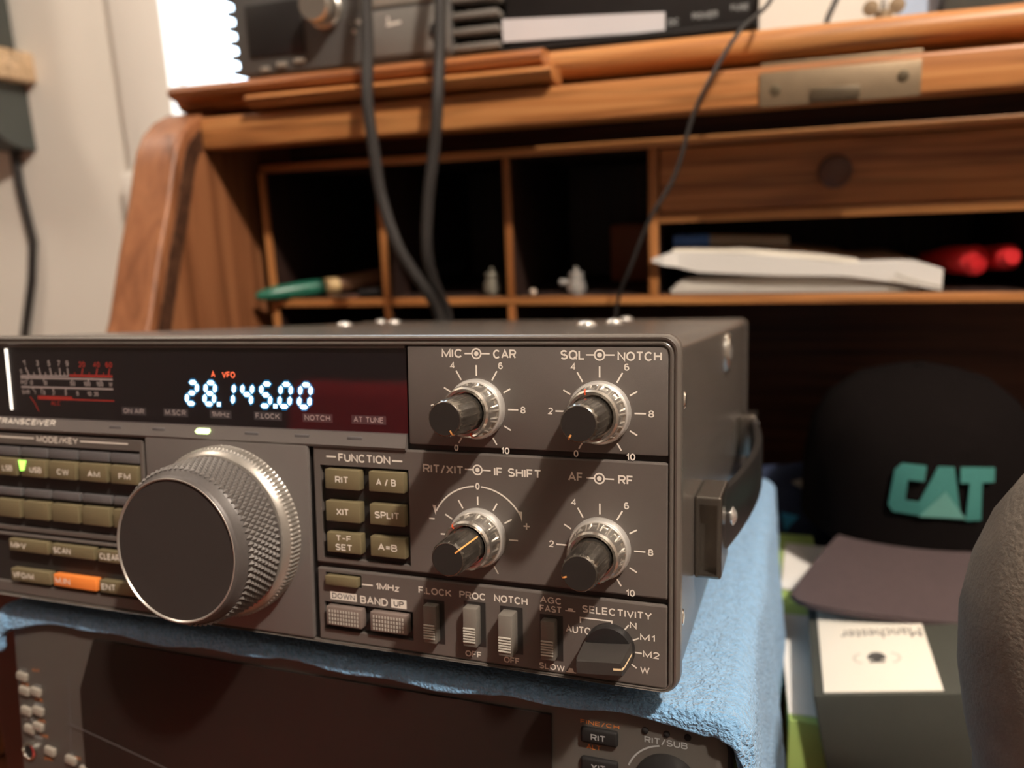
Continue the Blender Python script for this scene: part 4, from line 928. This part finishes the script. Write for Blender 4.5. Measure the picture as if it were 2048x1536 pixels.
# ------------------------------------------------------------------ clutter on the desk to the right
rbx = Frame('added_dark_box', 'added dark red-brown box filling the shaded gap left of the stacked radios', 'box', WORLD, (-318, 295, DZ))  # added box; its dark red stands in for shaded desk wood
part(rbx, 'box_body', MB().box(-350, -291, 250, 345, DZ, -112, 2), mat('dark_red_card', (0.075, 0.016, 0.008), 0.6, var=(30, 0.15)))
part(rbx, 'box_lid', MB().box(-352, -289, 248, 347, -124, -98, 2), mat('dark_red_lid', (0.060, 0.013, 0.008), 0.6, var=(30, 0.15)))
ZL = -240.5
lime = Frame('lime_carton', 'lime green carton on the desk between the towel and the dark box', 'carton', WORLD, (30, 480, DZ))
part(lime, 'carton_body', MB().prism([(20, 352), (37.5, 352), (37.5, 452), (44, 452), (44, 578), (20, 578)], DZ, ZL, 'xy'), 'lime')
def slab(x0, x1, y0, y1, z, th, rot=0):
    mb = MB().box(x0, x1, y0, y1, z, z+th)
    c = Vector(((x0+x1)/2, (y0+y1)/2, z))
    return mb.xf(Matrix.Translation(c) @ Matrix.Rotation(R(rot), 4, 'Z') @ Matrix.Translation(-c))
solo('paper_sheet', slab(19, 37, 357, 455, ZL, 0.6, 1), 'paper', 'white sheet on the lime carton left of the dark box', 'paper', 'white sheets on the lime carton')
solo('paper_sheet', slab(22, 54, 484, 556, ZL+1.5, 0.6, -4), 'paper', 'white sheet behind, half under the cap brim', 'paper', 'white sheets on the lime carton')
# dark box with cream printed lid, leaning slightly
BX = Matrix.Translation(W(44.5, 344, -279)) @ Matrix.Rotation(R(-11), 4, 'Y') @ Matrix.Rotation(R(-1.5), 4, 'Z')
bxf = Frame('card_box', 'dark box with cream printed top, lower right beside the towel', 'box', BX, (0, 0, 0))
bb = part(bxf, 'box_body', MB().box(-4, 80, 0, 98, 0, 60, 1.2), 'boxdark')
tp = part(bxf, 'box_label', MB().box(1, 50, 1.5, 97, 60, 60.8, 0.2), 'card', label='cream printed label')
tx = MB(); tx.builtin('Manchester', 0, 37, 0, 9.0, 0); tx.xf(Matrix.Translation((48.5, 51, 60.9)) @ Matrix.Rotation(math.pi, 4, 'Z') @ Matrix.Rotation(R(-90), 4, 'X') @ Matrix.Translation((0, 0, 0)))
o = finish('label_lettering', tx, 'ink', bxf.base, bb)
tx = MB()
tx.box(22, 30, 27.5, 30.5, 60.85, 60.92); tx.lathe([(3.6, 0), (3.6, 0.06)], (26, 30, 60.86), 20, 'z'); tx.box(22.6, 29.4, 24.6, 26.4, 60.85, 60.92)
finish('label_emblem', tx, 'ink', bxf.base, bb)
tx = MB()
for s in (-1, 1):
    for k in range(7):
        a = R(-60+k*20); tx.box(26+s*(5+5*math.cos(a))-0.7, 26+s*(5+5*math.cos(a))+0.7, 28.5+4.5*math.sin(a)-0.35, 28.5+4.5*math.sin(a)+0.35, 60.85, 60.9)
finish('label_wreath', tx, 'inklight', bxf.base, bb)
tx = MB()
for y, x0, x1 in ((72, 14, 34), (74.5, 12, 36), (69.5, 12, 40)): tx.box(x0, x1, y, y+0.8, 60.85, 60.9)
finish('small_print', tx, 'inklight', bxf.base, bb)
# cap: crown, brim, letters
CP = Matrix.Translation(W(104, 556, -210))
cp = Frame('baseball_cap', 'black cap with teal lettering and plum brim, right of the radios', 'cap', CP)
cr_ = MB(); rr = []
for h, sx, sy in ((0, 1, 1), (20, 1.0, 1.0), (45, 0.99, 0.98), (70, 0.93, 0.93), (88, 0.80, 0.80), (102, 0.58, 0.58), (109, 0.30, 0.30), (111, 0.08, 0.08)):
    rr.append([(70*sx*math.cos(2*math.pi*i/40), 76*sy*math.sin(2*math.pi*i/40), h*0.92) for i in range(40)])
cr_.rings(rr, True, True); crown = part(cp, 'crown', cr_, 'capblack', smooth=60)
part(cp, 'top_button', MB().lathe([(5, 101), (5, 103), (2, 105)], (0, 0, 0), 16, 'z'), 'capblack')
bm_ = MB(); n = 24; inner, outer = [], []
for i in range(n+1):
    k = 2*i/n-1; xi = 50*k
    inner.append((xi, -74*math.sqrt(1-(xi/70)**2), 3+4*(1-k*k)))
    kk = math.copysign(abs(k)**0.85, k)
    outer.append((86*kk*(1-0.05*abs(k)**10), -141-14*(1-k*k)+9*abs(k)**12, 4*(1-k*k)-1))
tops = [[(a[0]+(b[0]-a[0])*t, a[1]+(b[1]-a[1])*t, a[2]+(b[2]-a[2])*t+2*math.sin(math.pi*t)) for a, b in zip(inner, outer)] for t in (0, 0.2, 0.4, 0.6, 0.8, 1)]
for dz in (0, -3):
    g_ = [[bm_.bm.verts.new((p[0], p[1], p[2]+dz)) for p in r] for r in tops]
    for j in range(5):
        for i in range(n): bm_.bm.faces.new((g_[j][i], g_[j][i+1], g_[j+1][i+1], g_[j+1][i]))
    if dz == 0: g0 = g_
for i in range(n): bm_.bm.faces.new((g0[5][i], g0[5][i+1], g_[5][i+1], g_[5][i]))
part(cp, 'brim', bm_, 'plum', smooth=60)
def emb(mb):      # wrap flat front lettering (x, y, z) on the crown's curved front
    for v in mb.bm.verts:
        x, d, z = v.co
        s = 1.0 if z < 45 else 1-0.06*(z-45)/25
        v.co = Vector((x, -76*s*math.sqrt(max(0.05, 1-(x/70)**2))-0.6+d, z))
    return mb
def blk(mb, poly_):   # thick embroidered polygon
    bm2 = bmesh.new(); f = bm2.faces.new([bm2.verts.new((p[0], 0, p[1])) for p in poly_]); r = bmesh.ops.extrude_face_region(bm2, geom=[f])
    bmesh.ops.translate(bm2, vec=(0, -1.2, 0), verts=[e for e in r['geom'] if isinstance(e, bmesh.types.BMVert)])
    bmesh.ops.triangulate(bm2, faces=bm2.faces[:]); mb.add(bm2)
X0 = -28
le = MB()
blk(le, [(X0+19, 56), (X0+4, 56), (X0+0, 52), (X0-3, 30), (X0+0, 26), (X0+16, 26), (X0+17, 34), (X0+7, 34), (X0+8, 47), (X0+18, 47)])
blk(le, [(X0+12, 26), (X0+26, 56), (X0+36, 56), (X0+42, 26), (X0+38, 26), (X0+30, 40), (X0+18, 26)])
blk(le, [(X0+40, 56), (X0+62, 55), (X0+62, 47), (X0+54, 47), (X0+55, 24), (X0+45, 24), (X0+46, 47), (X0+40, 47)])
le.xf(Matrix.Translation((0, 0, 3)) @ Matrix.Diagonal((0.84, 1, 0.98, 1)))
part(cp, 'cap_lettering', emb(le), 'teal', crown, label='teal letters CAT')
le = MB(); blk(le, [(X0+16, 25.5), (X0+45, 25.5), (X0+31, 42)]); le.xf(Matrix.Translation((0, -0.9, 3)) @ Matrix.Diagonal((0.84, 1, 0.98, 1))); part(cp, 'cap_triangle', emb(le), 'tealight', crown, label='pale triangle')
solo('dark_case', MB().box(72, 172, 492, 628, DZ, -213.5, 3), 'blackmatte', 'black case hidden in shadow under the crown of the cap', 'case')
# navy pouch and cards behind the towel
pn = Frame('navy_pouch', 'crumpled navy pouch between the towel and the black cap', 'pouch', WORLD, (35, 600, DZ))
pp = MB(); rr = []
for i in range(9):
    t = i/8; w = 1-0.22*t; rr.append([(33+ (44*w+3*math.sin(3*t+k))*math.cos(k*math.pi/8), 622+(38*w)*math.sin(k*math.pi/8), DZ+t*79+3*math.sin(k*1.3+t*4)*t) for k in range(16)])
pp.xf(Matrix.Translation((-6, 0, 0))); pp.rings(rr); part(pn, 'pouch_body', pp, 'navy', smooth=60)
part(pn, 'pouch_flap', MB().prism([(29, -203), (46, -197), (64, -213), (56, -229), (48, -214)], 586, 589), 'greige', label='grey-beige flap')
part(pn, 'pouch_tag', MB().prism([(22, -226), (34, -228), (25, -240)], 582, 584), 'brightblue', label='bright blue tag')
# large padded cushion at the right edge
cu = Frame('padded_cushion', 'large rounded grey-brown cushion at the right edge, in front of the black cap', 'cushion', WORLD, (112, 238, DZ))
cb = MB(); rr = []
for dz, sx in ((0, 0.86), (4, 0.92), (40, 0.90), (80, 0.86), (104, 0.84), (124, 0.87), (138, 0.93), (156, 0.985), (176, 1.0), (192, 0.96), (206, 0.88), (218, 0.76), (228, 0.60), (235, 0.40), (239, 0.18)):
    rr.append([(114+54*sx*math.copysign(abs(math.cos(a))**0.75, math.cos(a)), 238+30*sx*math.copysign(abs(math.sin(a))**0.75, math.sin(a)), DZ+dz*0.957) for a in [2*math.pi*q/36 for q in range(36)]])
cb.rings(rr); part(cu, 'cushion_body', cb, 'cushion', smooth=60)
pip = []
for q in range(41):
    a = 2*math.pi*q/40; pip.append((114+47.5*math.copysign(abs(math.cos(a))**0.75, math.cos(a)), 238+27*math.copysign(abs(math.sin(a))**0.75, math.sin(a)), -170-9*math.cos(a)))
part(cu, 'piping', MB().tube(pip, 1.3, 8), 'cushion')
